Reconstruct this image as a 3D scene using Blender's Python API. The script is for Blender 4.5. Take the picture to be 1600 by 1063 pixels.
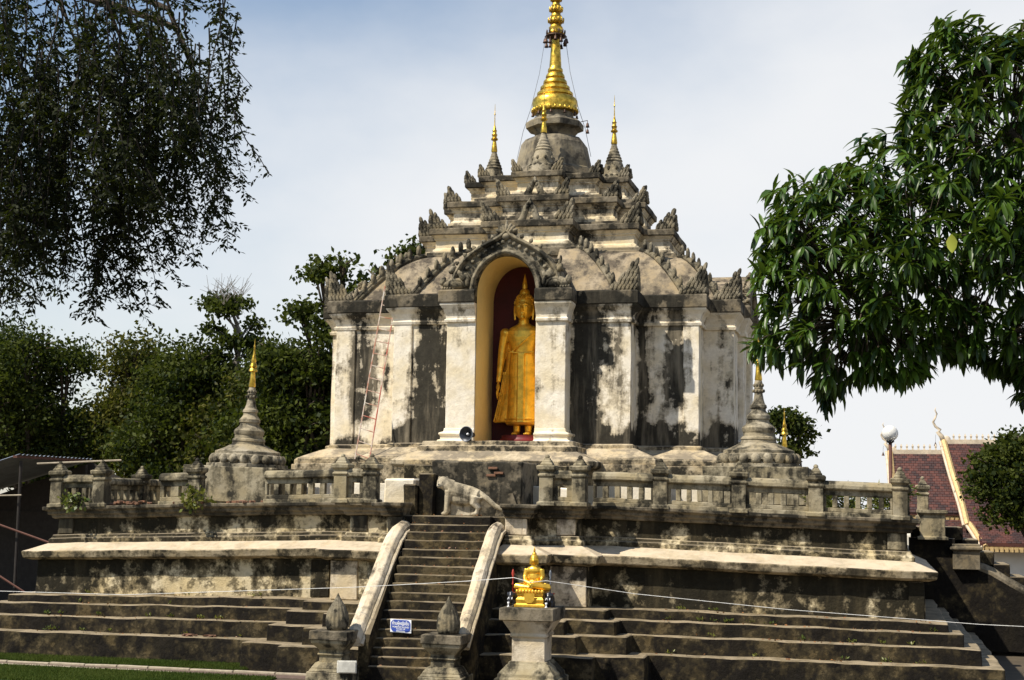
import bpy, bmesh, math, random
import numpy as np
from math import sin, cos, pi, radians
from mathutils import Vector, Matrix, noise as mnoise
random.seed(7); rng = np.random.default_rng(7)
for o in list(bpy.data.objects): bpy.data.objects.remove(o)
S = bpy.context.scene
COL = S.collection

# ------------------------------------------------------------------ camera, sky, sun
cam = bpy.data.cameras.new('camera'); camo = bpy.data.objects.new('camera', cam); COL.objects.link(camo)
S.camera = camo
TH, PITCH, YAW, ROLL, F = .2155, .110, .0252, .0149, 2310
CP = Vector((48*sin(TH), -48*cos(TH), 4.15))
_a = TH+YAW
_fw = Vector((-sin(_a)*cos(PITCH), cos(_a)*cos(PITCH), sin(PITCH)))
_r0 = Vector((cos(_a), sin(_a), 0)); _u0 = _r0.cross(_fw)
_r = _r0*cos(ROLL)+_u0*sin(ROLL); _u = -_r0*sin(ROLL)+_u0*cos(ROLL)
M4 = Matrix((_r, _u, -_fw)).transposed().to_4x4(); M4.translation = CP
camo.matrix_world = M4
cam.sensor_width = 36; cam.lens = F/1600*36; cam.clip_end = 3000; cam.clip_start = .1

SUNV = Vector((-.47, -.42, .80)).normalized()
sl = bpy.data.lights.new('sun', 'SUN'); so = bpy.data.objects.new('sun', sl); COL.objects.link(so)
sl.energy = 5.0; sl.angle = radians(.5); sl.color = (1, .92, .79)
so.rotation_euler = SUNV.to_track_quat('Z', 'Y').to_euler()
so.location = (-40, -40, 60)
W = bpy.data.worlds.new('World'); S.world = W; W.use_nodes = True
nt = W.node_tree; nt.nodes.clear()
def N(tree, typ, **kw):
    n = tree.nodes.new(typ)
    for k, v in kw.items():
        if k.startswith('i_'):
            key = k[2:]; key = int(key) if key.isdigit() else key
            n.inputs[key].default_value = v
        else: setattr(n, k, v)
    return n
out = N(nt, 'ShaderNodeOutputWorld'); bg = N(nt, 'ShaderNodeBackground', i_Strength=.092)
sky = N(nt, 'ShaderNodeTexSky'); sky.sky_type = 'NISHITA'; sky.sun_disc = False
sky.sun_elevation = math.asin(SUNV.z); sky.sun_rotation = math.atan2(SUNV.x, SUNV.y)
sky.air_density = 1.3; sky.dust_density = .3; sky.ozone_density = 4.0
tc = N(nt, 'ShaderNodeTexCoord')
mp = N(nt, 'ShaderNodeMapping'); mp.inputs['Scale'].default_value = (1, 1, 1.7); mp.inputs['Location'].default_value = (.35, .0, .1)
nt.links.new(tc.outputs['Generated'], mp.inputs['Vector'])
cn = N(nt, 'ShaderNodeTexNoise', i_Scale=1.5, i_Detail=7., i_Roughness=.52)
nt.links.new(mp.outputs['Vector'], cn.inputs['Vector'])
# thin high haze: whitest towards the horizon, thinning to blue overhead and towards the left (west)
sx = N(nt, 'ShaderNodeSeparateXYZ'); nt.links.new(tc.outputs['Generated'], sx.inputs[0])
def wm(op, a, b=None, c=None):
    n = N(nt, 'ShaderNodeMath', operation=op)
    for i, x in enumerate((a, b, c)):
        if x is None: continue
        if isinstance(x, (int, float)): n.inputs[i].default_value = x
        else: nt.links.new(x, n.inputs[i])
    return n.outputs[0]
hv = wm('MULTIPLY_ADD', wm('MAXIMUM', sx.outputs[2], 0.), -1.5, 1.05)
hv = wm('ADD', hv, wm('MULTIPLY', wm('MINIMUM', wm('ADD', sx.outputs[0], .06), 0.), 1.05))
hv = wm('ADD', hv, wm('MULTIPLY_ADD', cn.outputs['Fac'], 2.0, -.98))
cr = N(nt, 'ShaderNodeMapRange', interpolation_type='SMOOTHSTEP'); cr.inputs['From Min'].default_value = .2; cr.inputs['From Max'].default_value = 1.0
cr.inputs['To Min'].default_value = .06; cr.inputs['To Max'].default_value = .98
nt.links.new(hv, cr.inputs['Value'])
mx = N(nt, 'ShaderNodeMixRGB'); mx.inputs['Color2'].default_value = (7.25, 7.35, 7.5, 1)
nt.links.new(cr.outputs[0], mx.inputs['Fac']); nt.links.new(sky.outputs[0], mx.inputs['Color1'])
nt.links.new(mx.outputs[0], bg.inputs['Color']); nt.links.new(bg.outputs[0], out.inputs[0])
S.view_settings.view_transform = 'Standard'; S.view_settings.look = 'None'
S.view_settings.exposure = .42; S.view_settings.gamma = 1; S.view_settings.use_curve_mapping = False
S.cycles.max_bounces = 6; S.cycles.transparent_max_bounces = 4

# ------------------------------------------------------------------ materials
def newmat(name):
    m = bpy.data.materials.new(name); m.use_nodes = True
    t = m.node_tree; t.nodes.clear()
    o = N(t, 'ShaderNodeOutputMaterial'); b = N(t, 'ShaderNodeBsdfPrincipled')
    t.links.new(b.outputs[0], o.inputs[0])
    return m, t, b, o
def c4(c): return (c[0], c[1], c[2], 1)
def nz(t, vec, scale, detail=5, rough=.55):
    n = N(t, 'ShaderNodeTexNoise'); n.inputs['Scale'].default_value = scale
    n.inputs['Detail'].default_value = detail; n.inputs['Roughness'].default_value = rough
    t.links.new(vec, n.inputs['Vector']); return n.outputs['Fac']
def mth(t, op, a, b=None, c=None):
    n = N(t, 'ShaderNodeMath', operation=op)
    for i, x in enumerate((a, b, c)):
        if x is None: continue
        if isinstance(x, (int, float)): n.inputs[i].default_value = x
        else: t.links.new(x, n.inputs[i])
    return n.outputs[0]
def mpr(t, v, a, b, lo=0, hi=1):
    n = N(t, 'ShaderNodeMapRange', interpolation_type='SMOOTHSTEP')
    for k, x in (('From Min', a), ('From Max', b), ('To Min', lo), ('To Max', hi)): n.inputs[k].default_value = x
    t.links.new(v, n.inputs['Value']); return n.outputs[0]
def mixc(t, f, a, b):
    n = N(t, 'ShaderNodeMixRGB')
    for k, x in (('Fac', f), ('Color1', a), ('Color2', b)):
        if isinstance(x, (int, float)): n.inputs[k].default_value = x
        elif isinstance(x, tuple): n.inputs[k].default_value = c4(x)
        else: t.links.new(x, n.inputs[k])
    return n.outputs[0]
def vmul(t, v, s):
    n = N(t, 'ShaderNodeVectorMath', operation='MULTIPLY'); t.links.new(v, n.inputs[0]); n.inputs[1].default_value = s
    return n.outputs[0]

def plaster(name, clean, wash, dark, bias=0., big=1.0, streak=1.0, fine=.5, bs=.6, ss=2.2, bump=.5, lo=.5, hi=.60, washlo=.36, rough=.92, warm=None, up=0., upcol=(.42, .35, .25)):
    m, t, b, o = newmat(name)
    g = N(t, 'ShaderNodeNewGeometry'); pos = g.outputs['Position']
    at = N(t, 'ShaderNodeAttribute', attribute_name='stain')
    nb = nz(t, pos, bs, 8, .62); ns = nz(t, vmul(t, pos, (ss, ss, ss*.13)), 1, 6, .6); nf = nz(t, pos, 7, 8, .72); nm = nz(t, pos, 2.3, 7, .65)
    v = mth(t, 'MULTIPLY_ADD', nb, big, .5-big*.5+bias)
    v = mth(t, 'ADD', v, mth(t, 'MULTIPLY_ADD', ns, streak, -.5*streak))
    v = mth(t, 'ADD', v, mth(t, 'MULTIPLY_ADD', nm, fine, -.5*fine))
    v = mth(t, 'ADD', v, mth(t, 'MULTIPLY_ADD', nf, fine*.5, -.25*fine))
    v = mth(t, 'ADD', v, at.outputs['Fac'])
    fd = mpr(t, v, lo, hi); fwash = mpr(t, v, washlo, lo+.02)
    tint = nz(t, pos, 1.4, 4, .5)
    base = mixc(t, mpr(t, tint, .35, .68), clean, warm or tuple(x*y for x, y in zip(clean, (.90, .84, .70))))
    base = mixc(t, mpr(t, nf, .3, .75, 0, .35), base, wash)
    c = mixc(t, mth(t, 'MULTIPLY', fwash, .8), base, wash)
    dk = mixc(t, mpr(t, nf, .38, .68), dark, tuple(min(1, x*2.4) for x in dark))
    dk2 = mixc(t, mpr(t, ns, .50, .72, 0, .55), dk, wash)
    c = mixc(t, mth(t, 'MULTIPLY', fd, .96), c, dk2)
    if up:   # treads and tops: sunlight painted into up-facing faces, mixed with patchy tread wear
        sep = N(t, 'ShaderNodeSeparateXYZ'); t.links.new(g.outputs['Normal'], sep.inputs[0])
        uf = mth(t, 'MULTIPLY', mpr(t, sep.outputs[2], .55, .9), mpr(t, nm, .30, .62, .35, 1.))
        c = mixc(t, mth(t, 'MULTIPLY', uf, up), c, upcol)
    t.links.new(c, b.inputs['Base Color']); b.inputs['Roughness'].default_value = rough
    b.inputs['Specular IOR Level'].default_value = .2
    h = mth(t, 'ADD', mth(t, 'MULTIPLY', nf, .6), mth(t, 'ADD', mth(t, 'MULTIPLY', nm, .7), mth(t, 'MULTIPLY', fd, -.12)))
    bp = N(t, 'ShaderNodeBump'); bp.inputs['Strength'].default_value = bump; bp.inputs['Distance'].default_value = .06
    t.links.new(h, bp.inputs['Height']); t.links.new(bp.outputs[0], b.inputs['Normal'])
    return m
CREAM = (.84, .775, .65); BLK = (.013, .012, .009); GREY = (.16, .135, .095)
P_wall = plaster('lime_plaster_wall', CREAM, (.36, .305, .215), BLK, bias=-.185, big=.55, streak=1.25, fine=.85, bs=.45, hi=.62, washlo=.36)
P_tier = plaster('tier_plaster', (.74, .65, .48), (.24, .20, .14), BLK, bias=-.075, big=.9, streak=.8, fine=.9, bs=.9, hi=.62)
P_slab = plaster('blackened_slab', (.23, .195, .14), (.10, .085, .06), BLK, bias=.02, big=1.1, streak=.6, fine=1.0, bs=.8, hi=.64)
P_roof = plaster('roof_plaster', (.36, .295, .205), (.20, .165, .115), (.045, .037, .028), bias=.03, big=.8, streak=.6, fine=1.2, bs=1.2, hi=.68)
P_orn = plaster('stucco_ornament', (.27, .235, .17), (.12, .105, .072), BLK, bias=-.0, big=.7, streak=.2, fine=1.1, bs=1.5, bump=.8)
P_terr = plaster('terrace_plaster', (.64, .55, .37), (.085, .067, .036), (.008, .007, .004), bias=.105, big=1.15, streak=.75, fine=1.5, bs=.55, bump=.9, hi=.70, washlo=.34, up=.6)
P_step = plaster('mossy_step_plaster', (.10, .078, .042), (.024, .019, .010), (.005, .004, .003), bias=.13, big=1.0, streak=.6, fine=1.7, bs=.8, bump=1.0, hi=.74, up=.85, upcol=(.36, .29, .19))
P_ledge = plaster('worn_sunlit_ledge_plaster', (.40, .33, .22), (.14, .115, .072), (.014, .012, .008), bias=-.01, big=1.1, streak=.5, fine=1.3, bs=.7, bump=.8, hi=.66, up=.8, upcol=(.66, .55, .40))  # top colour paints the sun on the sloped ledge tops
P_bal = plaster('balustrade_plaster', (.36, .315, .22), (.14, .12, .078), BLK, bias=.0, big=.8, streak=1.2, fine=1.0, bs=.9, bump=.6, hi=.66)
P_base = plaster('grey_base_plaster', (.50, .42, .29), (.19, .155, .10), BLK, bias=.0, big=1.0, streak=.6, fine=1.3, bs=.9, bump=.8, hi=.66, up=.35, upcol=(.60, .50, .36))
P_cope = plaster('worn_coping_plaster', (.66, .575, .44), (.34, .28, .20), (.03, .025, .018), bias=-.13, big=.8, streak=.3, fine=1.2, bs=1.3, bump=.7, hi=.68)
P_white = plaster('fresh_white_plaster', (.78, .72, .60), (.5, .45, .36), (.06, .05, .04), bias=-.22, big=.5, streak=.3, fine=.6)
P_niche = plaster('yellow_niche_lining', (.80, .62, .27), (.6, .45, .2), (.1, .08, .04), bias=-.32, big=.4, streak=.3, fine=.4, warm=(.76, .58, .24), bump=.25)
P_tower = plaster('grey_bell_plaster', (.27, .235, .17), (.15, .13, .095), (.03, .026, .02), bias=-.02, big=.8, streak=1.0, fine=.8, bs=1., hi=.66)
P_pag = plaster('pagoda_stucco', (.37, .325, .24), (.15, .13, .09), BLK, bias=-.03, big=.6, streak=.5, fine=1.2, bs=1.2, bump=.8, hi=.66)
P_tiger = plaster('tiger_plaster', (.62, .55, .42), (.28, .24, .17), BLK, bias=-.04, big=.5, streak=1.0, fine=.7, bs=1.5, hi=.66)
def simple(name, col, rough=.7, metal=0., var=.25, scale=6, bump=.15, spec=.4, col2=None):
    m, t, b, o = newmat(name)
    g = N(t, 'ShaderNodeNewGeometry'); n = nz(t, g.outputs['Position'], scale, 6, .6)
    c = mixc(t, mpr(t, n, .35, .65), col, col2 or tuple(x*(1-var) for x in col))
    t.links.new(c, b.inputs['Base Color']); b.inputs['Roughness'].default_value = rough; b.inputs['Metallic'].default_value = metal
    b.inputs['Specular IOR Level'].default_value = spec
    bp = N(t, 'ShaderNodeBump'); bp.inputs['Strength'].default_value = bump; bp.inputs['Distance'].default_value = .03
    t.links.new(n, bp.inputs['Height']); t.links.new(bp.outputs[0], b.inputs['Normal'])
    return m
M_gold = simple('gilded_metal', (.80, .53, .085), .40, 1., scale=7, bump=.5, col2=(.40, .25, .035))
M_goldb = simple('gold_leaf_statue', (.93, .55, .065), .34, .72, scale=4.5, bump=.35, col2=(.58, .36, .045))
M_goldp = simple('gold_paint', (.85, .50, .06), .35, .6, scale=14, bump=.1)
M_maroon = simple('maroon_paint', (.075, .010, .012), .7, var=.4, scale=2)
M_redbase = simple('dark_red_base', (.16, .008, .012), .5, var=.4, scale=3)
M_bell = simple('dark_bronze', (.09, .055, .04), .5, .7)
M_wire = simple('grey_wire', (.25, .25, .26), .5, .6)
M_thread = simple('white_cotton_thread', (.85, .83, .78), .9)
M_ladw = simple('ladder_paint', (.60, .55, .46), .5, .2, col2=(.40, .15, .08), scale=3.0, bump=.05)
M_ladr = simple('red_ladder_paint', (.40, .07, .035), .5, .1, col2=(.52, .45, .36), scale=2.2, bump=.05)
M_speaker = simple('dark_grey_metal', (.035, .04, .05), .4, .4)
M_spk2 = simple('grey_speaker_rim', (.18, .2, .23), .45, .3)
M_blue = simple('blue_sign_face', (.035, .075, .36), .4, var=.15, scale=20, bump=0)
M_signw = simple('white_sign_print', (.82, .83, .84), .5, var=.05, bump=0)
M_dark = simple('black_lacquer', (.02, .022, .03), .3, .0, spec=.6)
M_redcloth = simple('red_trim', (.45, .05, .03), .6)
M_lampwhite = simple('white_lamp_housing', (.72, .70, .62), .5)
M_pole = simple('rusty_brown_pole', (.12, .05, .035), .7, .2)
M_brick = simple('crumbled_brick', (.21, .10, .055), .95, scale=9, col2=(.12, .07, .045), bump=.5)
M_soil = simple('bare_earth', (.085, .065, .04), 1., scale=2, bump=.4)
M_path = simple('brown_paving', (.14, .095, .075), .9, scale=8, bump=.4)
M_kerb = simple('kerb_concrete', (.40, .34, .25), .9, scale=6)
M_grass = simple('lawn_grass', (.040, .062, .012), .9, scale=1.5, col2=(.022, .042, .008), bump=0, spec=.1)
M_bark = simple('tree_bark', (.085, .065, .045), .95, scale=9, bump=.7)
M_twig = simple('dark_twig_bark', (.022, .017, .012), .95)
M_barkp = simple('pale_dead_bark', (.21, .19, .16), .95, scale=9, bump=.5)
M_tin = simple('corrugated_tin', (.30, .33, .36), .45, .6, scale=2)
M_tarp = simple('dark_shed_boards', (.035, .03, .026), .95)
M_tile = simple('glazed_red_tile', (.16, .042, .026), .42, scale=3.5, col2=(.095, .03, .022), bump=.2)
def tile_mat():
    m, t, b, o = newmat('glazed_red_tile'); g = N(t, 'ShaderNodeNewGeometry')
    n = nz(t, g.outputs['Position'], 1.2, 5, .6)
    r = mth(t, 'ADD', mth(t, 'MULTIPLY', g.outputs['Random Per Island'], .8), mth(t, 'MULTIPLY_ADD', n, 1.2, -.6))
    c = mixc(t, mpr(t, r, 0., .9), (.028, .011, .009), (.105, .033, .021)); t.links.new(c, b.inputs['Base Color']); b.inputs['Roughness'].default_value = .45
    return m
M_tile = tile_mat()
M_vwall = simple('whitewash_wall', (.74, .70, .60), .9, var=.08, scale=2)
M_vgold = simple('cream_gold_trim', (.62, .44, .20), .5, .2, scale=8)
M_vwhite = simple('pale_ridge_stucco', (.62, .52, .38), .8, scale=5)
def globe_mat():
    m, t, b, o = newmat('frosted_globe'); b.inputs['Base Color'].default_value = (.86, .85, .80, 1)
    b.inputs['Roughness'].default_value = .3; b.inputs['Transmission Weight'].default_value = .25; b.inputs['IOR'].default_value = 1.15
    return m
M_globe = globe_mat()
def leafmat(name, c1, c2, trans=.3, rough=.45, spec=.4):
    m, t, b, o = newmat(name)
    g = N(t, 'ShaderNodeNewGeometry')
    n = nz(t, g.outputs['Position'], .5, 3, .5)
    r = mth(t, 'ADD', mth(t, 'MULTIPLY', g.outputs['Random Per Island'], .65), mth(t, 'MULTIPLY_ADD', n, 1.4, -.55))
    c = mixc(t, mpr(t, r, .05, .95), c1, c2)
    t.links.new(c, b.inputs['Base Color']); b.inputs['Roughness'].default_value = rough; b.inputs['Specular IOR Level'].default_value = spec
    tr = N(t, 'ShaderNodeBsdfTranslucent'); t.links.new(mixc(t, .5, c, (.11, .15, .01)), tr.inputs['Color'])
    ms = N(t, 'ShaderNodeMixShader'); ms.inputs[0].default_value = trans
    t.links.new(b.outputs[0], ms.inputs[1]); t.links.new(tr.outputs[0], ms.inputs[2]); t.links.new(ms.outputs[0], o.inputs[0])
    return m
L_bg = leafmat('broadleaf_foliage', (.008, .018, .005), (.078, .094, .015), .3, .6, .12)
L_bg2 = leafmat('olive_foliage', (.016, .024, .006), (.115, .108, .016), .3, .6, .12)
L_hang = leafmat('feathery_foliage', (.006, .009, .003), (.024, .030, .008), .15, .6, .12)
L_mango = leafmat('mango_leaves', (.008, .030, .006), (.078, .150, .015), .32, .38, .4)
L_mangoy = leafmat('young_mango_leaf', (.30, .34, .03), (.40, .42, .06), .3)
L_weed = leafmat('weed_leaves', (.07, .11, .02), (.20, .20, .035), .3)
L_dry = leafmat('dry_leaves', (.28, .13, .05), (.16, .07, .03), .1)
L_grass = leafmat('grass_blades', (.035, .065, .010), (.085, .11, .022), .3, .7, .1)

# ------------------------------------------------------------------ building helpers
ORG = {}
def thing(name, label, cat, loc=(0, 0, 0), group=None, kind=None):
    o = bpy.data.objects.new(name, None); COL.objects.link(o); o.location = loc
    o.empty_display_size = .2
    ORG[o] = Vector(loc); tag(o, label, cat, group, kind); return o
def tag(o, label=None, cat=None, group=None, kind=None):
    if label: o['label'] = label
    if cat: o['category'] = cat
    if group: o['group'] = group
    if kind: o['kind'] = kind
    return o
def sag(v):
    k = max(0., min(1., (v.z-.6)/2.4)) * max(0., abs(v.x-.4)-3.5)
    return v.z - .030*k
class MB:
    def __init__(s): s.v = []; s.f = []
    def add(s, vs, fs):
        n = len(s.v); s.v += [tuple(p) for p in vs]; s.f += [tuple(i+n for i in f) for f in fs]; return s
    def box(s, x0, y0, z0, x1, y1, z1, t0=0., t1=0.):
        # t0/t1: inset of the bottom/top
        vs = [(x0+t0, y0+t0, z0), (x1-t0, y0+t0, z0), (x1-t0, y1-t0, z0), (x0+t0, y1-t0, z0), (x0+t1, y0+t1, z1), (x1-t1, y0+t1, z1), (x1-t1, y1-t1, z1), (x0+t1, y1-t1, z1)]
        return s.add(vs, [(3, 2, 1, 0), (4, 5, 6, 7), (0, 1, 5, 4), (1, 2, 6, 5), (2, 3, 7, 6), (3, 0, 4, 7)])
    def loft(s, rings, c0=True, c1=True, closed=True):
        n = len(rings[0]); b = []; fs = []
        for r in rings: b += list(r)
        for k in range(len(rings)-1):
            for i in range(n if closed else n-1):
                j = (i+1) % n
                fs.append((k*n+i, k*n+j, (k+1)*n+j, (k+1)*n+i))
        if c0: fs.append(tuple(range(n-1, -1, -1)))
        if c1: fs.append(tuple((len(rings)-1)*n+i for i in range(n)))
        return s.add(b, fs)
    def lathe(s, prof, n=24, c=(0, 0, 0), rot=0, sx=1, sy=1, flute=0, nfl=12, caps=True):
        R = []
        for r, z in prof:
            R.append([(c[0]+sx*r*(1+flute*cos(nfl*2*pi*i/n))*cos(rot+2*pi*i/n), c[1]+sy*r*(1+flute*cos(nfl*2*pi*i/n))*sin(rot+2*pi*i/n), c[2]+z) for i in range(n)])
        return s.loft(R, caps, caps)
    def tube(s, pts, rad, n=6):
        P = [Vector(p) for p in pts]; R = []
        if not hasattr(rad, '__len__'): rad = [rad]*len(P)
        up = Vector((.31, .27, .9)).normalized()
        for i, p in enumerate(P):
            d = (P[min(i+1, len(P)-1)]-P[max(i-1, 0)])
            if d.length < 1e-9: d = Vector((0, 0, 1))
            d.normalize()
            a = d.cross(up)
            if a.length < .05: a = d.cross(Vector((1, 0, 0)))
            a.normalize(); b = d.cross(a)
            R.append([p+(a*cos(-2*pi*k/n)+b*sin(-2*pi*k/n))*rad[i] for k in range(n)])
        return s.loft(R)
    def ell(s, c, r, n=12, m=8, M=None):
        R = []; c = Vector(c)
        for k in range(1, m):
            a = -pi/2+pi*k/m
            R.append([(r[0]*cos(a)*cos(2*pi*i/n), r[1]*cos(a)*sin(2*pi*i/n), r[2]*sin(a)) for i in range(n)])
        b = []
        for q in R: b += q
        b += [(0, 0, -r[2]), (0, 0, r[2])]
        B = [(M @ Vector(p) if M else Vector(p))+c for p in b]
        fs = []
        for k in range(len(R)-1):
            for i in range(n):
                j = (i+1) % n; fs.append((k*n+i, k*n+j, (k+1)*n+j, (k+1)*n+i))
        lo, hi = len(b)-2, len(b)-1; e = (len(R)-1)*n
        for i in range(n):
            j = (i+1) % n; fs.append((lo, j, i)); fs.append((hi, e+i, e+j))
        return s.add(B, fs)
    def map(s, fn): s.v = [tuple(fn(Vector(p))) for p in s.v]; return s
    def build(s, name, mat, parent=None, wob=0., seg=0., bevel=0., smooth=False, stain=None, sg=False, label=None, kind=None, auto=None):
        me = bpy.data.meshes.new(name); me.from_pydata(s.v, [], s.f)
        if bevel or seg or wob or sg or stain:
            bm = bmesh.new(); bm.from_mesh(me)
            if bevel:
                ed = [e for e in bm.edges if len(e.link_faces) == 2 and e.calc_face_angle(0) > .6]
                bmesh.ops.bevel(bm, geom=ed, offset=bevel, segments=1, affect='EDGES', clamp_overlap=True)
            if seg:
                co = np.array([v.co[:] for v in bm.verts]); lo = co.min(0); hi = co.max(0)
                for ax in range(3):
                    k = int((hi[ax]-lo[ax])/seg)
                    for i in range(1, k+1):
                        p = [0, 0, 0]; p[ax] = lo[ax]+(hi[ax]-lo[ax])*i/(k+1); nn = [0, 0, 0]; nn[ax] = 1
                        bmesh.ops.bisect_plane(bm, geom=bm.verts[:]+bm.edges[:]+bm.faces[:], plane_co=p, plane_no=nn, dist=1e-5)
            if stain:
                ly = bm.verts.layers.float.new('stain')
                for v in bm.verts: v[ly] = stain(v.co.x, v.co.y, v.co.z)
            if wob:
                for v in bm.verts:
                    v.co += mnoise.noise_vector(v.co*1.1)*wob+mnoise.noise_vector(v.co*4.3+Vector((9, 3, 1)))*wob*.55
            if sg:
                for v in bm.verts: v.co.z = sag(v.co)
            bm.to_mesh(me); bm.free()
        o = bpy.data.objects.new(name, me); COL.objects.link(o)
        if parent is not None:
            o.parent = parent; og = ORG.get(parent, Vector((0, 0, 0))); ORG[o] = og
            if og.length > 0: me.transform(Matrix.Translation(-og))
        else: ORG[o] = Vector((0, 0, 0))
        if mat: me.materials.append(mat)
        if smooth: me.shade_smooth()
        if auto: me.set_sharp_from_angle(angle=auto)
        if label: o['label'] = label
        if kind: o['kind'] = kind
        return o
def blob(mb, vox, name, mat, parent=None, sm=4):
    """fuse closed shapes into one continuous skin"""
    me = bpy.data.meshes.new('tmp'); me.from_pydata(mb.v, [], mb.f)
    o = bpy.data.objects.new('tmp', me); COL.objects.link(o)
    r = o.modifiers.new('r', 'REMESH'); r.mode = 'VOXEL'; r.voxel_size = vox
    if sm:
        q = o.modifiers.new('s', 'SMOOTH'); q.factor = .5; q.iterations = sm
    dg = bpy.context.evaluated_depsgraph_get(); dg.update()
    m2 = bpy.data.meshes.new_from_object(o.evaluated_get(dg)); m2.name = name
    bpy.data.objects.remove(o)
    n = bpy.data.objects.new(name, m2); COL.objects.link(n)
    if parent is not None:
        n.parent = parent; og = ORG.get(parent, Vector((0, 0, 0))); ORG[n] = og; m2.transform(Matrix.Translation(-og))
    m2.materials.clear(); m2.materials.append(mat); m2.shade_smooth(); return n
def copy_tree(o, parent=None):
    c = o.copy(); COL.objects.link(c)
    if parent is not None: c.parent = parent
    for ch in list(o.children): copy_tree(ch, c)
    return c
def npmesh(name, V, Fq, mat, parent=None, label=None, kind=None, nper=4):
    me = bpy.data.meshes.new(name); nv = len(V); nf = len(Fq)
    me.vertices.add(nv); me.vertices.foreach_set('co', np.asarray(V, np.float32).ravel())
    me.loops.add(nf*nper); me.loops.foreach_set('vertex_index', np.asarray(Fq, np.int32).ravel())
    me.polygons.add(nf); me.polygons.foreach_set('loop_start', np.arange(0, nf*nper, nper, dtype=np.int32))
    me.update(calc_edges=True)
    o = bpy.data.objects.new(name, me); COL.objects.link(o)
    if parent is not None:
        o.parent = parent; og = ORG[parent]; ORG[o] = og; me.transform(Matrix.Translation(-og))
    me.materials.append(mat)
    if kind: o['kind'] = kind
    return o
def rpoly(R, L, o, z, notch=None):
    """stepped (redented) plan, mirrored front to back; R/L list the convex front corners from the inside out"""
    fr = []
    for i, (x, y) in enumerate(R):
        fr.append((x+o, y-o))
        if i+1 < len(R): fr.append((x+o, R[i+1][1]-o))
    fl = []
    for i, (x, y) in enumerate(L):
        fl.append((x-o, y-o))
        if i+1 < len(L): fl.append((x-o, L[i+1][1]-o))
    front = list(reversed(fl))
    if notch: front += notch
    front += fr
    back = [(x, -y) for x, y in reversed(fr)]+[(x, -y) for x, y in fl]
    return [(x, y, z) for x, y in front+back]
def prof(R, L, pr): return MB().loft([rpoly(R, L, o, z) for z, o in pr])

# ------------------------------------------------------------------ ground
gz = .30; g0 = .14
MB().add([(-900, -900, g0-.012), (900, -900, g0-.012), (900, 900, g0-.012), (-900, 900, g0-.012)], [(0, 1, 2, 3)]).build('ground', M_soil, kind='structure')
MB().box(-34, -14.12, g0-.1, -4.2, -12.3, g0+.012).build('lawn', M_grass, kind='structure')
MB().box(-34, -22, g0-.1, -2.9, -15.06, g0+.012).build('lawn', M_grass, kind='structure')
path = MB().box(-34, -14.95, g0-.1, 16, -14.22, g0+.004).build('path', M_path, kind='structure')
def kerb(x0, x1, y, dy, label):
    kb = thing('path_kerb', label, 'kerb', ((x0+x1)/2, y, g0)); x = x0
    while x < x1:
        L_ = random.uniform(.8, 1.15); a = random.uniform(-.012, .012)
        MB().box(x, y-.05+a, g0-.08, x+L_-.02, y+.05+a, g0+.05+a).map(lambda p: p+Vector((0, dy*(p.x-x0), 0))).build('kerb_block', M_kerb, kb, bevel=.014, wob=.008, seg=.3); x += L_
kerb(-34, -3.2, -14.17, -.006, 'thin pale kerb line between the upper grass strip and the brown path, lower left')
kerb(-34, -5.5, -15.0, .0, 'pale kerb line between the brown path and the front lawn, lower left')
def grass(name, x0, x1, y0, y1, n, h):
    p = np.stack([rng.uniform(x0, x1, n), rng.uniform(y0, y1, n), np.full(n, g0+.01)], 1)
    a = rng.uniform(0, 2*pi, n); w = np.stack([np.cos(a), np.sin(a), np.zeros(n)], 1)*.009
    t = np.stack([rng.normal(0, .03, n), rng.normal(0, .03, n), rng.uniform(.3, 1, n)*h], 1)
    V = np.stack([p-w, p+w, p+t], 1).reshape(-1, 3); npmesh(name, V, np.arange(n*3).reshape(-1, 3), L_grass, kind='stuff', nper=3)
grass('grass', -15, -4.2, -14.1, -12.9, 42000, .10); grass('grass', -13, -2.9, -17.5, -15.07, 70000, .09)

# ------------------------------------------------------------------ terrace
TR = [(2.2, -12.2), (3.3, -11.75), (11, -11)]; TL = [(-1.35, -12.2), (-2.45, -11.75), (-11, -11)]
ter = thing('temple_terrace', 'broad blackened cream terrace of stepped plaster ledges carrying the whole shrine', 'terrace', (0, 0, gz))
def sm(v, a, b):
    t_ = max(0., min(1., (v-a)/(b-a))); return t_*t_*(3-2*t_)
def bump(v, c, w): return max(0., 1-((v-c)/w)**2)
def tring(o, z):
    q = -.98+max(0., o)*.35, 1.68-max(0., o)*.35
    return rpoly(TR, TL, o, z, [(q[0], -12.2-o), (q[0], -10.4), (q[1], -10.4), (q[1], -12.2-o)])
def tstain(x, y, z):
    n_ = mnoise.noise(Vector((x*.55, y*.55, 2.2))); n2 = mnoise.noise(Vector((x*2.4, y*2.4, z*.25)))
    t0 = 1.75 if z < 2.8 else 3.35; t1 = 2.75 if z < 2.8 else 3.85
    f = (z-t0)/(t1-t0)
    s = .24*sm(f+n2*.5, .35, .95)-.05
    if x > 3.6: s += .10+.04*n_
    else: s -= .10*bump(x, -4.6, 4.0)
    if x < -8.5: s += .12*sm(-x, 8.5, 10.5)
    return s+.14*n_
def tprof(name, mat, pr, **k): return MB().loft([tring(o, z) for z, o in pr]).build(name, mat, ter, sg=True, seg=k.pop('seg', .45), wob=k.pop('wob', .018), bevel=.02, **k)
for (za, zb, oo) in ((gz-.3, .78, 1.95), (.74, 1.18, 1.5), (1.14, 1.50, 1.15), (1.46, 1.72, .85)):
    tprof('plinth_step', P_step, [(za, oo+.01), (zb-.03, oo), (zb, oo-.01)], seg=.28, wob=.03)
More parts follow.
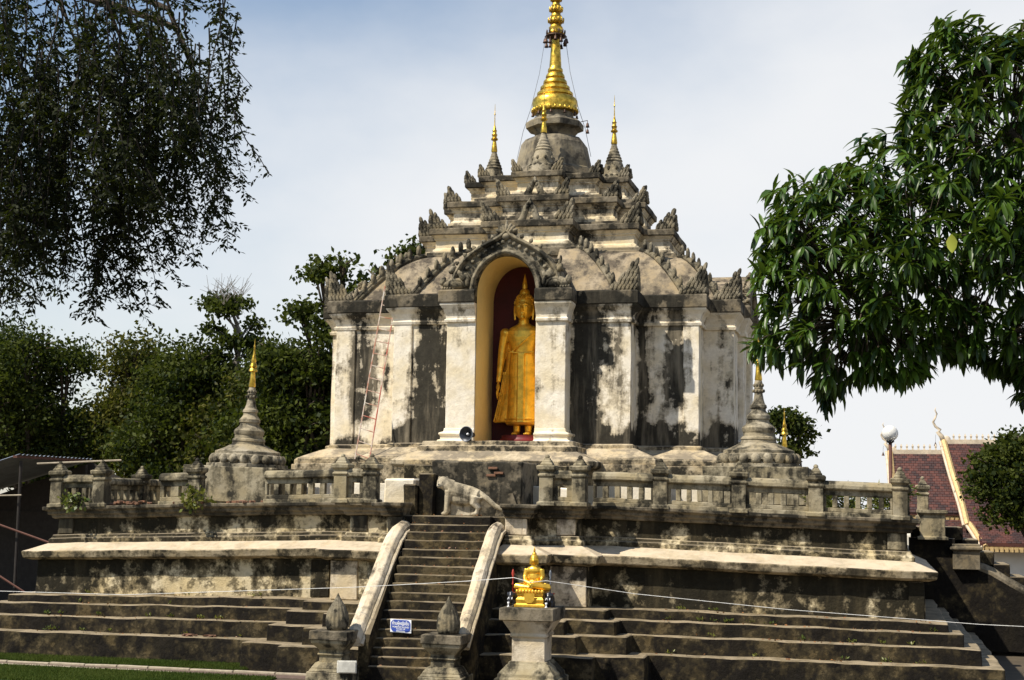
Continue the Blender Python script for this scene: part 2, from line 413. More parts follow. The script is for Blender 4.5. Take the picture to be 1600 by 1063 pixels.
tprof('lower_wall', P_terr, [(1.68, .36), (2.78, .34)], seg=.22, stain=tstain)
tprof('ledge', P_ledge, [(2.70, .44), (2.76, .62), (2.95, .66), (3.17, .13)])
tprof('wall_base', P_terr, [(3.12, .16), (3.27, .16), (3.30, .10), (3.38, .08)])
tprof('upper_wall', P_terr, [(3.33, .0), (3.86, .0)], seg=.22, stain=tstain)
tprof('cornice', P_slab, [(3.80, .06), (3.83, .12), (3.90, .12), (3.92, .20), (4.01, .20), (4.04, .30), (4.13, .31)])
# shallow pilasters on the upper and lower walls
for (x, y, w, side) in ((10.55, -11, .42, 0), (-10.95, -11, .42, 0), (-2.4, -11.75, .42, 0), (2.83, -11.75, .45, 0), (-1.3, -12.2, .38, 0), (1.66, -12.2, .42, 0), (2.08, -12.2, .11, 0)):
    MB().box(x, y-.045, 3.40, x+w, y+.2, 3.79).build('pilaster', P_cope if 1 < x < 3 else P_bal, ter, sg=True, seg=.15, wob=.014, bevel=.015, stain=lambda x, y, z: .06+.16*sm(z, 3.5, 3.8)+.3*mnoise.noise(Vector((x*2, 0, z*.8))))
for (x, y, w) in ((2.75, -12.1, .88), (-2.78, -12.1, .7), (-3.6, -11.36, .5), (11.0, -11.36, .34)):
    MB().box(x, y-.045, 1.74, x+w, y+.2, 2.68).build('pilaster', P_cope if -3 < x < 3 else P_terr, ter, sg=True, seg=.15, wob=.014, bevel=.015, stain=lambda x, y, z: .05+.22*sm(z, 2.2, 2.6)+.16*sm(-z, -2.0, -1.75)+.3*mnoise.noise(Vector((x*2, 4, z*.8))))

# ------------------------------------------------------------------ staircase
sc = .35; hw = .98
st = thing('staircase', 'steep flight of dark mossy steps between two sloping white-edged parapets', 'stairs', (sc, -14, gz))
NS = 18; y0s, y1s = -15.0, -12.15; rise = (3.84-gz)/NS; tread = (y1s-y0s)/NS
for i in range(NS):
    ya = y0s+i*tread; cx = sc-.22*(1-i/NS)
    ww = hw+.02*random.random()
    MB().box(cx-ww, ya, gz-.2, cx+ww, y1s+.4+.001*i, gz+(i+1)*rise-random.uniform(0, .018)).build('stair_step', P_step, st, seg=.3, wob=.02, bevel=.022)
for s_, x0, x1 in ((-1, -.98, -.80), (1, 1.42, 1.55)):
    # parapet wall (solid wedge) and sloped coping
    xa, xb = min(x0, x1)-.09, max(x0, x1)+.09
    w = MB(); pts = [(-15.0, gz-.2), (-12.0, gz-.2), (-12.0, 3.42), (-12.45, 3.42), (-14.9, 1.18), (-15.0, 1.02)]
    w.loft([[(xa+.06, y, z) for y, z in pts], [(xb-.06, y, z) for y, z in pts]]).build('parapet_wall', P_step, st, seg=.35, wob=.015)
    c = MB(); path_ = [(-15.05, 1.02), (-14.2, 1.86), (-13.3, 2.72), (-12.75, 3.26), (-12.48, 3.46), (-12.2, 3.55)]
    rings = []
    for i, (y, z) in enumerate(path_):
        dx = .22*(1-i/(len(path_)-1))*(-1 if s_ < 0 else -.5)
        rings.append([(xa+dx, y, z-.10), (xb+dx, y, z-.10), (xb+dx, y, z+.06), (xb+dx-.06, y-.05, z+.13), (xa+dx+.16, y-.07, z+.16), (xa+dx, y-.02, z+.08)])
    c.loft(rings).build('coping', P_cope, st, seg=.25, wob=.02, bevel=.015)
    MB().tube([(xb+(.22*(1-i/5))*(-1 if s_ < 0 else -.5)+.015, y, z-.06) for i, (y, z) in enumerate(path_)], .055, 6).build('coping_roll', P_cope, st, seg=.25, wob=.01)

# gate posts with lotus buds
def lotus_post(x, y, label):
    r = thing('gate_post', label, 'gate post', (x, y, gz), 'lotus bud posts at the stair foot')
    b = MB()
    for (z0, z1, h0, h1) in ((-.2, .10, .50, .49), (.10, .17, .46, .42), (.17, .30, .42, .33)): b.loft([[(x+q*sx, y+q*sy, gz+z) for sx, sy in ((-1, -1), (1, -1), (1, 1), (-1, 1))] for z, q in ((z0, h0), (z1, h1))])
    b.build('base', P_bal, r, seg=.2, wob=.012, bevel=.015)
    MB().loft([[(x+q*sx, y+q*sy, gz+z) for sx, sy in ((-1, -1), (1, -1), (1, 1), (-1, 1))] for z, q in ((.29, .27), (.44, .26), (.45, .30), (.49, .30), (.50, .26), (.56, .27), (.72, .42), (.79, .43))]).build('shaft', P_bal, r, seg=.2, wob=.012, bevel=.012)
    MB().loft([[(x+q*sx, y+q*sy, gz+z) for sx, sy in ((-1, -1), (1, -1), (1, 1), (-1, 1))] for z, q in ((.79, .46), (.985, .45))]).build('slab', P_slab, r, seg=.2, wob=.012, bevel=.015)
    MB().lathe([(.05, .97), (.215, .98), (.25, 1.10), (.255, 1.22), (.23, 1.36), (.17, 1.5), (.10, 1.61), (.05, 1.70), (.015, 1.78), (.004, 1.80)], 64, (x+.04, y, gz), flute=.035, nfl=16).build('lotus_bud', P_orn, r, smooth=True)
    return r
lotus_post(-1.46, -15.25, 'weathered square post topped by a lotus bud, left of the stair foot')
lotus_post(1.12, -15.25, 'weathered lotus bud post between the stair foot and the gold Buddha pedestal')

# flood light beside the left post
fl = thing('flood_light', 'cream box flood light on the ground against the left lotus post', 'flood light', (-1.0, -15.75, g0))
def rotz(mb, c, a, tilt=0):
    R = Matrix.Rotation(a, 3, 'Z') @ Matrix.Rotation(tilt, 3, 'X'); c = Vector(c)
    return mb.map(lambda p: R @ (p-c)+c)
rotz(MB().loft([[(-1.22, -15.78, gz+.10), (-.78, -15.78, gz+.10), (-.78, -15.78, gz+.38), (-1.22, -15.78, gz+.38)], [(-1.16, -15.6, gz+.15), (-.84, -15.6, gz+.15), (-.84, -15.6, gz+.33), (-1.16, -15.6, gz+.33)]]), (-1, -15.7, gz+.2), .25).build('housing', M_lampwhite, fl, bevel=.012)
rotz(MB().box(-1.19, -15.800, gz+.13, -.81, -15.785, gz+.35), (-1, -15.7, gz+.2), .25).build('glass', M_lampwhite, fl)
MB().box(-1.03, -15.72, g0-.02, -.97, -15.66, gz+.14).build('stand', M_dark, fl)

# ------------------------------------------------------------------ sign on the steps
sgn = thing('notice_sign', 'small blue and white notice board leaning on the stair steps', 'sign', (-.2, -14.34, 1.17))
SA = .32
def sgm(p): # sign local (u right, v up) -> world
    u, v, d = p
    return Vector((-.205+u*.995-v*.06, -14.40+v*sin(SA)*.5-d, 1.20+v*.97+u*-.03))
def flat(pts, d0, d1):
    m = MB(); m.loft([[sgm((u, v, d0)) for u, v in pts], [sgm((u, v, d1)) for u, v in pts]]); return m
flat([(-.25, 0), (.25, 0), (.25, .30), (-.25, .30)], .0, .012).build('board', M_signw, sgn)
oc = []
for cx_, cy_, a0 in ((.235-.09, .012+.09, -90), (.235-.09, .288-.09, 0), (-.235+.09, .288-.09, 90), (-.235+.09, .012+.09, 180)):
    for k in range(5):
        a = radians(a0+k*22.5); oc.append((cx_+.09*cos(a), cy_+.09*sin(a)))
flat(oc, .0125, .016).build('blue_panel', M_blue, sgn)
flat([(-.11, .012), (.11, .012), (.10, .042), (-.10, .042)], .0165, .019).build('white_strip', M_signw, sgn)
def text_mesh(body, size, u, v, name):
    cu = bpy.data.curves.new('txt', 'FONT'); cu.body = body; cu.size = size; cu.align_x = 'CENTER'; cu.offset = size*.018
    to = bpy.data.objects.new('txt', cu); COL.objects.link(to)
    dg = bpy.context.evaluated_depsgraph_get(); dg.update()
    me = bpy.data.meshes.new_from_object(to.evaluated_get(dg)); bpy.data.objects.remove(to)
    if not len(me.vertices): return
    xs = [q.co.x for q in me.vertices]; wd = max(xs)-min(xs); mid = (max(xs)+min(xs))/2
    k = min(1., .40/wd)
    for q in me.vertices: q.co = sgm((u+(q.co.x-mid)*k, v+q.co.y, .0195))-ORG[sgn]
    o = bpy.data.objects.new(name, me); COL.objects.link(o); o.parent = sgn; me.materials.clear(); me.materials.append(M_signw)
text_mesh('ห้ามผู้หญิงขึ้น', .105, 0, .175, 'lettering')
text_mesh('WOMEN NOT ALLOWED', .052, 0, .108, 'lettering')
text_mesh('TO GO UP', .046, 0, .065, 'lettering')

# ------------------------------------------------------------------ pedestal with seated Buddha
px_, py_ = 3.0, -15.05
pd = thing('pedestal', 'square cream plaster pedestal with dark flared top under the small gold Buddha', 'pedestal', (px_, py_, gz))
def sq(c, z, h): return [(c[0]+h*sx, c[1]+h*sy, z) for sx, sy in ((-1, -1), (1, -1), (1, 1), (-1, 1))]
MB().loft([sq((px_, py_), z, h) for z, h in ((gz-.25, .68), (gz+.12, .68), (gz+.14, .62), (gz+.22, .61), (gz+.42, .45), (gz+.44, .42), (gz+.48, .42))]).build('base', P_bal, pd, seg=.2, wob=.01, bevel=.015)
MB().loft([sq((px_, py_), z, h) for z, h in ((gz+.47, .36), (gz+.98, .36), (gz+1.0, .40), (gz+1.05, .40), (gz+1.07, .38), (gz+1.14, .42), (gz+1.36, .55))]).build('shaft', P_cope, pd, seg=.2, wob=.01, bevel=.012)
MB().loft([sq((px_, py_), z, h) for z, h in ((gz+1.35, .60), (gz+1.62, .60))]).build('slab', P_slab, pd, seg=.2, wob=.01, bevel=.015)
pz = gz+1.625
sb = thing('buddha_statue', 'small golden Buddha seated cross-legged on a gilded throne atop the pedestal', 'statue', (px_, py_, pz))
t = MB(); t.loft([sq((px_, py_), pz+z, h) for z, h in ((0, .34), (.06, .34), (.07, .30), (.16, .31), (.22, .27), (.25, .29), (.30, .29), (.31, .31), (.36, .30))]); t.build('throne', M_goldp, sb, bevel=.008)
t = MB()
for k in range(9): t.ell((px_-.28+.07*k, py_-.30, pz+.33), (.035, .03, .05), 8, 6)
t.build('lotus_petal_row', M_goldp, sb, smooth=True, kind='stuff')
MB().loft([[(px_+u, py_-.33-.012*k, pz+v) for u, v in ((-.12, .30), (.12, .30), (.11, .15), (.05, .09), (-.05, .09), (-.11, .15))][::-1] for k in (0, 1)]).build('throne_cloth', M_goldp, sb)
b = MB(); X, Y, Z = px_+.02, py_, pz+.36
b.ell((X, Y+.03, Z+.10), (.24, .17, .12)); b.ell((X, Y+.04, Z+.26), (.15, .11, .17)); b.ell((X, Y+.03, Z+.41), (.185, .10, .11))
b.tube([(X, Y+.03, Z+.45), (X, Y+.02, Z+.58)], [.07, .06], 10); b.ell((X, Y+.005, Z+.64), (.082, .095, .115)); b.ell((X, Y-.09, Z+.63), (.014, .02, .026))
for s_ in (-1, 1):
    b.tube([(X+s_*.165, Y+.03, Z+.44), (X+s_*.195, Y+.0, Z+.28), (X+s_*.165, Y-.10, Z+.175), (X+s_*.04, Y-.17, Z+.135)], [.062, .056, .048, .034], 10)
    b.tube([(X+s_*.12, Y, Z+.07), (X+s_*.35, Y-.11, Z+.06), (X-s_*.04, Y-.24, Z+.075+.03*s_)], [.10, .085, .05], 10)
    b.tube([(X+s_*.083, Y+.01, Z+.67), (X+s_*.09, Y, Z+.54)], [.018, .014], 6)
    for k in range(4): b.tube([(X+s_*.04, Y-.17-.014*k, Z+.128), (X-s_*.06, Y-.175-.014*k, Z+.12)], [.011, .008], 6)
    b.tube([(X+s_*.05, Y-.15, Z+.13), (X+s_*.005, Y-.165, Z+.17)], [.011, .008], 6)
blob(b, .011, 'body', M_goldb, sb, 3)
h = MB(); h.ell((X, Y+.02, Z+.685), (.088, .095, .085), 14, 8); h.ell((X, Y+.03, Z+.765), (.05, .05, .05)); h.lathe([(.028, .80), (.02, .83), (.026, .85), (.010, .89), (.003, .93)], 10, (X, Y+.03, Z)); h.build('hair', M_goldp, sb, smooth=True)
def attendant(x, y, label):
    r = thing('parasol_figurine', label, 'figurine', (x, y, pz), 'dark figurines flanking the small Buddha')
    m = MB(); m.ell((x, y, pz+.17), (.10, .15, .13)); m.ell((x, y-.14, pz+.25), (.07, .08, .085)); m.tube([(x, y-.2, pz+.24), (x, y-.25, pz+.15), (x, y-.245, pz+.05)], [.035, .025, .015], 8)
    for sx in (-1, 1):
        for yy in (-.09, .09): m.tube([(x+sx*.055, y+yy, pz+.12), (x+sx*.058, y+yy, pz)], [.04, .036], 8)
        m.ell((x+sx*.08, y-.12, pz+.26), (.012, .05, .06))
    blob(m, .013, 'body', M_dark, r, 2)
    for sx in (-1, 1): MB().tube([(x+sx*.035, y-.20, pz+.2), (x+sx*.045, y-.27, pz+.16), (x+sx*.04, y-.30, pz+.19)], [.012, .01, .003], 6).build('tusk', M_signw, r)
    MB().box(x-.085, y-.08, pz+.27, x+.085, y+.08, pz+.30).build('saddle_cloth', M_redcloth, r, bevel=.01)
    MB().lathe([(.012, .29), (.012, .46), (.03, .47), (.014, .50), (.014, .58), (.026, .60), (.014, .63), (.034, .70), (.022, .76), (.004, .80)], 10, (x, y, pz)).build('pole', M_redcloth if x < px_ else M_spk2, r, smooth=True)
    MB().lathe([(.03, 0), (.034, .01), (.012, .03), (.012, .06), (.03, .10), (.02, .11)], 10, (x-.02, y-.3, pz)).build('offering_cup', M_signw, r, smooth=True)
attendant(px_-.42, py_-.12, 'small black figurine with a tall thin pole left of the seated Buddha')
attendant(px_+.40, py_-.05, 'small black figurine with a tall thin pole right of the seated Buddha')

# ------------------------------------------------------------------ sacred thread
thp = [(-22, -13.4, 1.75), (-7.05, -14.6, 1.86), (-1.1, -14.95, 2.22), (1.45, -14.95, 2.42), (px_-.35, py_-.33, 2.55), (px_+.05, py_-.36, 2.46), (px_+.36, py_-.3, 2.50), (5.2, -14.6, 2.23), (8.4, -14.2, 1.97), (12.4, -13.7, 1.75), (18, -13.2, 1.62)]
o = MB().tube(thp, .0065, 5).build('sacred_thread', M_thread); tag(o, 'long white thread strung across the whole terrace front past the gold Buddha', 'thread')

# ------------------------------------------------------------------ balustrade
bal = thing('balustrade', 'grey stone balustrade with square openings along the terrace front right of the stairs', 'balustrade', (7, -11.2, 4.1))
bal2 = thing('balustrade', 'grey stone balustrade with a broken gap along the terrace front, left of the stairs', 'balustrade', (-5, -11.2, 4.1))
bz = 4.12
def bsub(x): return -.030*max(0., abs(x-.4)-3.5)
def post(x, y, par, w=.17):
    b = MB()
    for z, h in (): pass
    b.loft([sq((x, y), bz+z, h) for z, h in ((-.02, w+.05), (.07, w+.05), (.08, w), (.66, w), (.68, w+.03), (.73, w+.03), (.75, w-.01), (.80, w+.0), (.84, w+.05), (.93, w+.06), (.95, w+.02))])
    b.loft([sq((x, y), bz+z, h) for z, h in ((.95, w-.02), (1.0, w-.03), (1.01, w-.055), (1.06, w-.06), (1.07, w-.085), (1.12, w-.10))])
    b.lathe([(.06, 1.12), (.062, 1.15), (.045, 1.19), (.01, 1.205)], 10, (x, y, bz))
    return b.build('post', P_bal, par, wob=.012, seg=.3, bevel=.012, sg=True)
def bay(x0, x1, y, n, par, ya=None):
    """rail, plinth and n openings between posts; runs along x (or along y when ya given)"""
    L = x1-x0
    def put(b, name, mat=P_bal):
        if ya is not None:
            b.map(lambda p: Vector((ya+(p.y-y), p.x, p.z)))
        b.build(name, mat, par, wob=.012, seg=.35, bevel=.012, sg=True)
    put(MB().loft([[(x, y+q*s_, bz+z) for q, z, s_ in ((.13, .62, -1), (.16, .64, -1), (.16, .72, -1), (.12, .80, -1), (.03, .83, -1), (.03, .83, 1), (.12, .80, 1), (.16, .72, 1), (.16, .64, 1), (.13, .62, 1))] for x in (x1, x0)]), 'rail')
    put(MB().box(x0, y-.17, bz-.02, x1, y+.17, bz+.10), 'plinth')
    put(MB().box(x0, y-.07, bz+.10, x1, y+.07, bz+.20), 'lower_panel'); put(MB().box(x0, y-.07, bz+.48, x1, y+.07, bz+.63), 'upper_panel')
    pit = L/n; ow = min(.175, pit*.55)
    for i in range(n+1):
        a = x0 if i == 0 else x0+pit*(i-.5)+ow/2
        c = x1 if i == n else x0+pit*(i+.5)-ow/2
        put(MB().box(a, y-.069, bz+.199, c, y+.069, bz+.481), 'baluster')
yb = -11.12
xs = [3.75, 5.25, 7.13, 8.93, 10.85]
for x in xs[1:]: post(x, yb, bal)
post(2.62, -11.95, bal); post(3.42, -11.95, bal)
bay(2.79, 3.25, -11.95, 1, bal)
bay(3.6, 5.08, yb, 5, bal); bay(5.42, 6.96, yb, 6, bal); bay(7.30, 8.76, yb, 5, bal); bay(9.10, 10.68, yb, 6, bal)
post(-2.62, -11.9, bal2); post(-1.86, -11.9, bal2)
bay(-2.45, -2.03, -11.9, 1, bal2); bay(-5.0, -2.8, yb, 7, bal2)
post(-6.95, yb, bal2); bay(-7.95, -7.12, yb, 2, bal2)
post(-10.93, yb, bal2); bay(-10.76, -9.85, yb, 3, bal2)
post(-9.68, yb, bal2)
bal3 = thing('balustrade', 'receding side balustrade beyond the corner at the far left of the terrace', 'balustrade', (-11, -8, 4.1))
for yy in (-6.5, -3, 0.5): post(-10.95, yy, bal3)
for a, c in ((-9.6, -6.67), (-6.33, -3.17), (-2.83, .33)): bay(a, c, 0, 8, bal3, ya=-10.95)
bal4 = thing('balustrade', 'receding side balustrade behind the right corner post of the terrace', 'balustrade', (11, -8, 4.1))
for yy in (-8., -5.2): post(10.95, yy, bal4)
for a, c in ((-10.9, -8.17), (-7.83, -5.37)): bay(a, c, 0, 7, bal4, ya=10.95)

# rubble at the broken gap
rub = thing('brick_rubble', 'loose red brick rubble on the terrace edge where the left balustrade is broken', 'rubble', (-8.9, -11.1, 4.1))
for k in range(46):
    x = random.choice((random.gauss(-8.9, .4), random.uniform(-9.5, -5.3), random.gauss(-5.7, .25))); y = random.uniform(-11.28, -10.8)
    q = MB().box(-.10, -.055, -.035, .10, .055, .035)
    R = Matrix.Rotation(random.uniform(0, 6.3), 3, 'Z') @ Matrix.Rotation(random.uniform(-.4, .4), 3, 'X'); s_ = random.uniform(.5, 1.)
    zz = 4.12+bsub(x)+random.uniform(.03, .10 if abs(x+8.9) < .5 else .05)
    q.map(lambda p: R @ (p*s_)+Vector((x, y, zz))); q.build('brick', M_brick, rub, bevel=.006)
rub2 = thing('brick_rubble', 'few broken red bricks lying on the lowest step at the left', 'rubble', (-5.9, -12.7, .8))
for k in range(9):
    x = random.gauss(-5.95, .28)
    q = MB().box(-.10, -.055, -.03, .10, .055, .03); R = Matrix.Rotation(random.uniform(0, 6.3), 3, 'Z'); s_ = random.uniform(.5, 1)
    q.map(lambda p: R @ (p*s_)+Vector((x, random.uniform(-12.85, -12.65), .80))); q.build('brick', M_brick, rub2, bevel=.006)

# right side stair with sloping parapet
ss = thing('side_staircase', 'dark side stair parapet sloping down at the right end of the terrace', 'stairs', (13, -3, gz))
w = MB(); pts = [(11.2, gz-.05), (18.5, gz-.05), (18.5, .7), (16.6, .85), (15.6, 1.15), (14.4, 1.75), (13.4, 2.35), (12.9, 2.55), (12.45, 2.6), (12.45, 3.35), (11.2, 3.35)]
w.loft([[(x, -3.0, z) for x, z in pts], [(x, -2.6, z) for x, z in pts]][::-1]).build('parapet_wall', P_step, ss, seg=.4, wob=.02, stain=lambda x, y, z: .22)
MB().tube([(18.5, -2.8, .72), (16.6, -2.8, .88), (15.6, -2.8, 1.18), (14.4, -2.8, 1.78), (13.4, -2.8, 2.38), (12.9, -2.8, 2.58), (12.45, -2.8, 2.62)], .2, 8).build('coping', P_slab, ss, seg=.3, wob=.02)
MB().loft([sq((11.85, -2.85), z, h) for z, h in ((3.3, .42), (3.38, .42), (3.40, .34), (4.0, .34), (4.05, .42), (4.14, .42))]).build('pier', P_bal, ss, seg=.3, wob=.01, bevel=.012)
MB().loft([sq((12.75, -2.85), z, h) for z, h in ((2.5, .36), (3.0, .36), (3.05, .44), (3.12, .44), (3.14, .38), (3.2, .38))]).build('pier', P_slab, ss, seg=.3, wob=.01, bevel=.012)
for i in range(10):
    MB().box(11.3, -2.55, gz-.05, 12.3+.42*(9-i)+.4, -.6, gz+.30+i*.34).build('stair_step', P_step, ss, bevel=.02)
post(11.6, -2.85, ss, .15)

# ------------------------------------------------------------------ chedi
CR = [(3.58, -5.5), (5.40, -4.4), (6.28, -3.2)]; CL = [(-3.48, -5.5), (-5.69, -4.4), (-6.28, -3.2)]
ch = thing('chedi', 'tall weathered cream shrine tower with black stains, stepped tiers and golden spire', 'shrine tower', (0, 0, 4.1))
NX0, NX1 = -.80, .97; NC = .085; NB = -4.25
def sm(v, a, b):
    t_ = max(0., min(1., (v-a)/(b-a))); return t_*t_*(3-2*t_)
def bump(v, c, w): return max(0., 1-((v-c)/w)**2)
def wstain(x, y, z):
    s = 0.
    if y < -3:
        # streaks read off the photograph: (centre x, half width, top, bottom, strength)
        for cx_, w_, zt, zb, k in ((-2.45, .42, 10.3, 6.5, .42), (-1.93, .22, 10.3, 6.3, .40), (-4.85, .30, 10.3, 6.4, .36), (-3.95, .3, 9.0, 7.6, .20), (2.15, .30, 10.4, 5.8, .55), (2.62, .40, 10.4, 6.0, .26), (3.1, .25, 9.5, 6.3, .16), (4.02, .24, 10.3, 7.0, .34), (4.72, .20, 10.3, 6.9, .36), (5.15, .15, 9.8, 7.6, .12), (5.95, .16, 10, 7.2, .22), (3.75, .12, 10.3, 5.8, .42)):
            wob_ = .10*mnoise.noise(Vector((x*.3, cx_*3, z*.9)))
            f = bump(x+wob_, cx_, w_*1.5)*sm(z, zb-.5, zb+.4)*sm(-z, -zt-.3, -zt+.2)
            s = max(s, k*f)
    # damp foot of the wall, higher on the lee sides
    ft = .18+.34*max(0., mnoise.noise(Vector((x*.45, y*.45, 3.1)))+.25)
    if -3.3 < x < -1.7: ft += .42*bump(x, -2.2, 1.2)
    if 3.6 < x < 5.6: ft += .38*bump(x, 4.1, 1.4)
    if x > 5.5: ft += .3
    if 1.8 < x < 3.0: ft += .25
    if x < -3.6: ft -= .12
    s += .42*sm(-(z-5.85), -ft-.18, -ft+.06)
    # run off just under the cornice
    s += .17*sm(z, 9.2, 9.9)*(.55+1.1*mnoise.noise(Vector((x*.8, y*.8, 1.7))))
    return s
nin = [(NX0-.05, -5.5), (NX0-.05, NB+.06), (NX1+.05, NB+.06), (NX1+.05, -5.5)]
MB().loft([rpoly(CR, CL, o, z, [(a, b-(o if abs(b+5.5) < .01 else 0)) for a, b in nin]) for z, o in ((5.80, .0), (9.40, .0))], False, False).build('wall', P_wall, ch, seg=.2, wob=.012, stain=wstain)
def notched(pr, name, mat, **k):
    return MB().loft([rpoly(CR, CL, o, z, [(NX0-.05, -5.5-o), (NX0-.05, NB), (NX1+.05, NB), (NX1+.05, -5.5-o)]) for z, o in pr], True, True).build(name, mat, ch, **k)
notched([(9.33, .0), (9.34, .07), (9.42, .09), (9.44, .04), (9.52, .04), (9.66, .10), (9.78, .20), (9.84, .22)], 'capital_moulding', P_wall, seg=.3, wob=.010, stain=lambda x, y, z: wstain(x, y, z)-.02)
notched([(9.83, .23), (9.86, .25), (10.20, .25), (10.24, .20)], 'cornice', P_slab, seg=.3, wob=.016, bevel=.015, stain=lambda x, y, z: .06+.5*wstain(x, y, 8))
# pilasters at the left corners and narrow strips
for (x0, x1, y) in ((-3.48, -2.92, -5.5), (-5.69, -5.08, -4.4), (-2.02, -1.72, -5.5), (1.84, 1.98, -5.5), (4.95, 5.40, -4.4)):
    MB().box(x0-.004, y-.05, 5.82, x1, y+.1, 9.36).build('pilaster', P_wall, ch, seg=.2, wob=.012, stain=wstain, bevel=.012)
# stepped base of the chedi
def base(pr, name, mat, **k): return prof(CR, CL, pr).build(name, mat, ch, seg=.4, wob=.016, bevel=.015, **k)
base([(5.70, .12), (5.83, .12), (5.86, .04)], 'base_moulding', P_base)
base([(5.42, .80), (5.44, .80), (5.70, .22), (5.73, .16)], 'base_slope', P_base)
base([(5.24, .76), (5.26, .84), (5.40, .84), (5.43, .80)], 'base_moulding', P_base)
base([(4.05, 1.0), (4.66, 1.0)], 'base_wall', P_white); base([(4.65, .96), (4.70, .92), (5.26, .90)], 'base_wall', P_base)
MB().box(-2.2, -8.25, 4.1, 2.35, -6.2, 5.16).build('front_base', P_terr, ch, seg=.3, wob=.02, bevel=.02)
MB().loft([[(x, y, z) for x, y in ((-2.05-q, -6.9-q), (2.2+q, -6.9-q), (2.2+q, -5.4), (-2.05-q, -5.4))] for z, q in ((5.12, .68), (5.18, .75), (5.30, .75), (5.34, .68), (5.56, .22), (5.58, .16), (5.72, .16), (5.75, .06), (5.87, .04))]).build('front_base_ledge', P_base, ch, seg=.35, wob=.016, bevel=.012)

# --- front niche portal (also turned to the right and left flanks)
AR_in = lambda t: (NC+.885*sin(t*pi/2), 10.05+1.16*(max(0, cos(t*pi/2))**.88))
OUT = [(1.60, 10.22), (1.66, 10.45), (1.58, 10.75), (1.38, 11.05), (1.08, 11.32), (.74, 11.54), (.40, 11.70), (.16, 11.84), (0, 12.02)]
def AR_out(t):
    s = (1-abs(t))*(len(OUT)-1); i = min(int(s), len(OUT)-2); f = s-i
    return NC+(OUT[i][0]*(1-f)+OUT[i+1][0]*f)*(1 if t > 0 else -1), OUT[i][1]*(1-f)+OUT[i+1][1]*f
def portal(par, T, front=True):
    yf = -6.2
    for x0, x1 in ((-1.66, NX0), (NX1, 1.84)):
        MB().box(x0, yf, 5.86, x1, -5.45, 9.36).map(T).build('column', P_wall, par, seg=.2, wob=.012, bevel=.015, stain=lambda x, y, z: (.30*bump(x, .98, .22)*sm(z, 6.2, 7.6) if front else 0)+.22*sm(-z, -6.15, -5.9)-.06)
        xm = (x0+x1)/2; hx = (x1-x0)/2
        for nm, pr, mt in (('column_base', ((5.84, .22), (5.92, .20), (5.94, .12), (6.04, .12), (6.07, .17), (6.12, .17), (6.16, .05), (6.26, .03)), P_wall), ('capital', ((9.30, .02), (9.31, .07), (9.39, .08), (9.41, .03), (9.50, .04), (9.68, .12), (9.80, .20), (9.86, .20)), P_wall), ('capital_slab', ((9.85, .21), (9.88, .24), (10.20, .24), (10.24, .18)), P_slab)):
            qa, qb = (.9, -.004) if x0 < 0 else (-.004, .9)
            MB().loft([[(xm-hx-q*qa, yf-q, z), (xm+hx+q*qb, yf-q, z), (xm+hx+q*qb, -5.35, z), (xm-hx-q*qa, -5.35, z)] for z, q in pr]).map(T).build(nm, mt, par, seg=.25, wob=.010, bevel=.012)
    n = 40; ts = [-1+2*i/n for i in range(n+1)]
    I = [AR_in(t) for t in ts]; O = [AR_out(t) for t in ts]
    # arch body: front face, outside vault
    m = MB(); vs = []; fs = []
    for (a, b), (c, d) in zip(I, O): vs += [(a, yf-.06, b), (c, yf-.06, d), (c, -3.5, d), (a, -5.9, b)]
    for i in range(n):
        k = i*4; fs += [(k, k+1, k+5, k+4), (k+1, k+2, k+6, k+5), (k+3, k, k+4, k+7)]
    m.add(vs, fs).map(T).build('arch', P_orn if front else P_roof, par)
    # carved ribs
    mid = [((a*.86+c*.14), (b*.86+d*.14)) for (a, b), (c, d) in zip(I, O)]; mo = [((a*.12+c*.88), (b*.12+d*.88)) for (a, b), (c, d) in zip(I, O)]
    mc = [((a*.5+c*.5), (b*.5+d*.5)) for (a, b), (c, d) in zip(I, O)]
    for pth, r in ((mid, .085), (mo, .075)):
        MB().tube([(a, yf-.09, b) for a, b in pth], r, 8).map(T).build('arch_rib', P_orn, par, smooth=True)
        MB().tube([(a, yf-.155, b) for a, b in pth], r*.45, 6).map(T).build('arch_rib', P_orn, par, smooth=True)
    def leafknob(x, y, z, s, ang):
        q = MB(); q.lathe([(.02, 0), (.5, .25), (.62, .6), (.45, 1.0), (.15, 1.35), (.02, 1.5)], 8, sy=.7)
        R = Matrix.Rotation(ang, 3, 'Y'); q.map(lambda p: T(R @ (p*s)+Vector((x, y, z)))); return q
    for i in range(3, n-2, 2):
        a, b = mc[i]; tx = mc[i+1][0]-mc[i-1][0]; tz = mc[i+1][1]-mc[i-1][1]; ang = math.atan2(-tz, tx)
        leafknob(a, yf-.10, b-.02, .10, ang).build('arch_knob', P_orn, par, smooth=True)
        a, b = O[i]
        if abs(ts[i]) < .9: leafknob(a, yf+.02, b, .11, math.atan2(-(O[i+1][1]-O[i-1][1]), O[i+1][0]-O[i-1][0])).build('arch_knob', P_orn, par, smooth=True)
    # crown finial and scrolled beasts at the springing
    q = MB()
    for k in range(7):
        an = (k-3)*.40; q.ell((NC+sin(an)*.20, yf-.05, 11.86+cos(an)*.16), (.07, .08, .15), 8, 6, Matrix.Rotation(an, 3, 'Y'))
    for k in range(5):
        an = (k-2)*.36; q.ell((NC+sin(an)*.16, yf-.12, 11.80+cos(an)*.13), (.05, .06, .11), 8, 6, Matrix.Rotation(an, 3, 'Y'))
    q.ell((NC, yf-.05, 12.08), (.05, .06, .17), 8, 6); q.ell((NC, yf-.10, 11.76), (.13, .11, .11))
    q.map(T).build('crown_finial', P_orn, par, smooth=True)
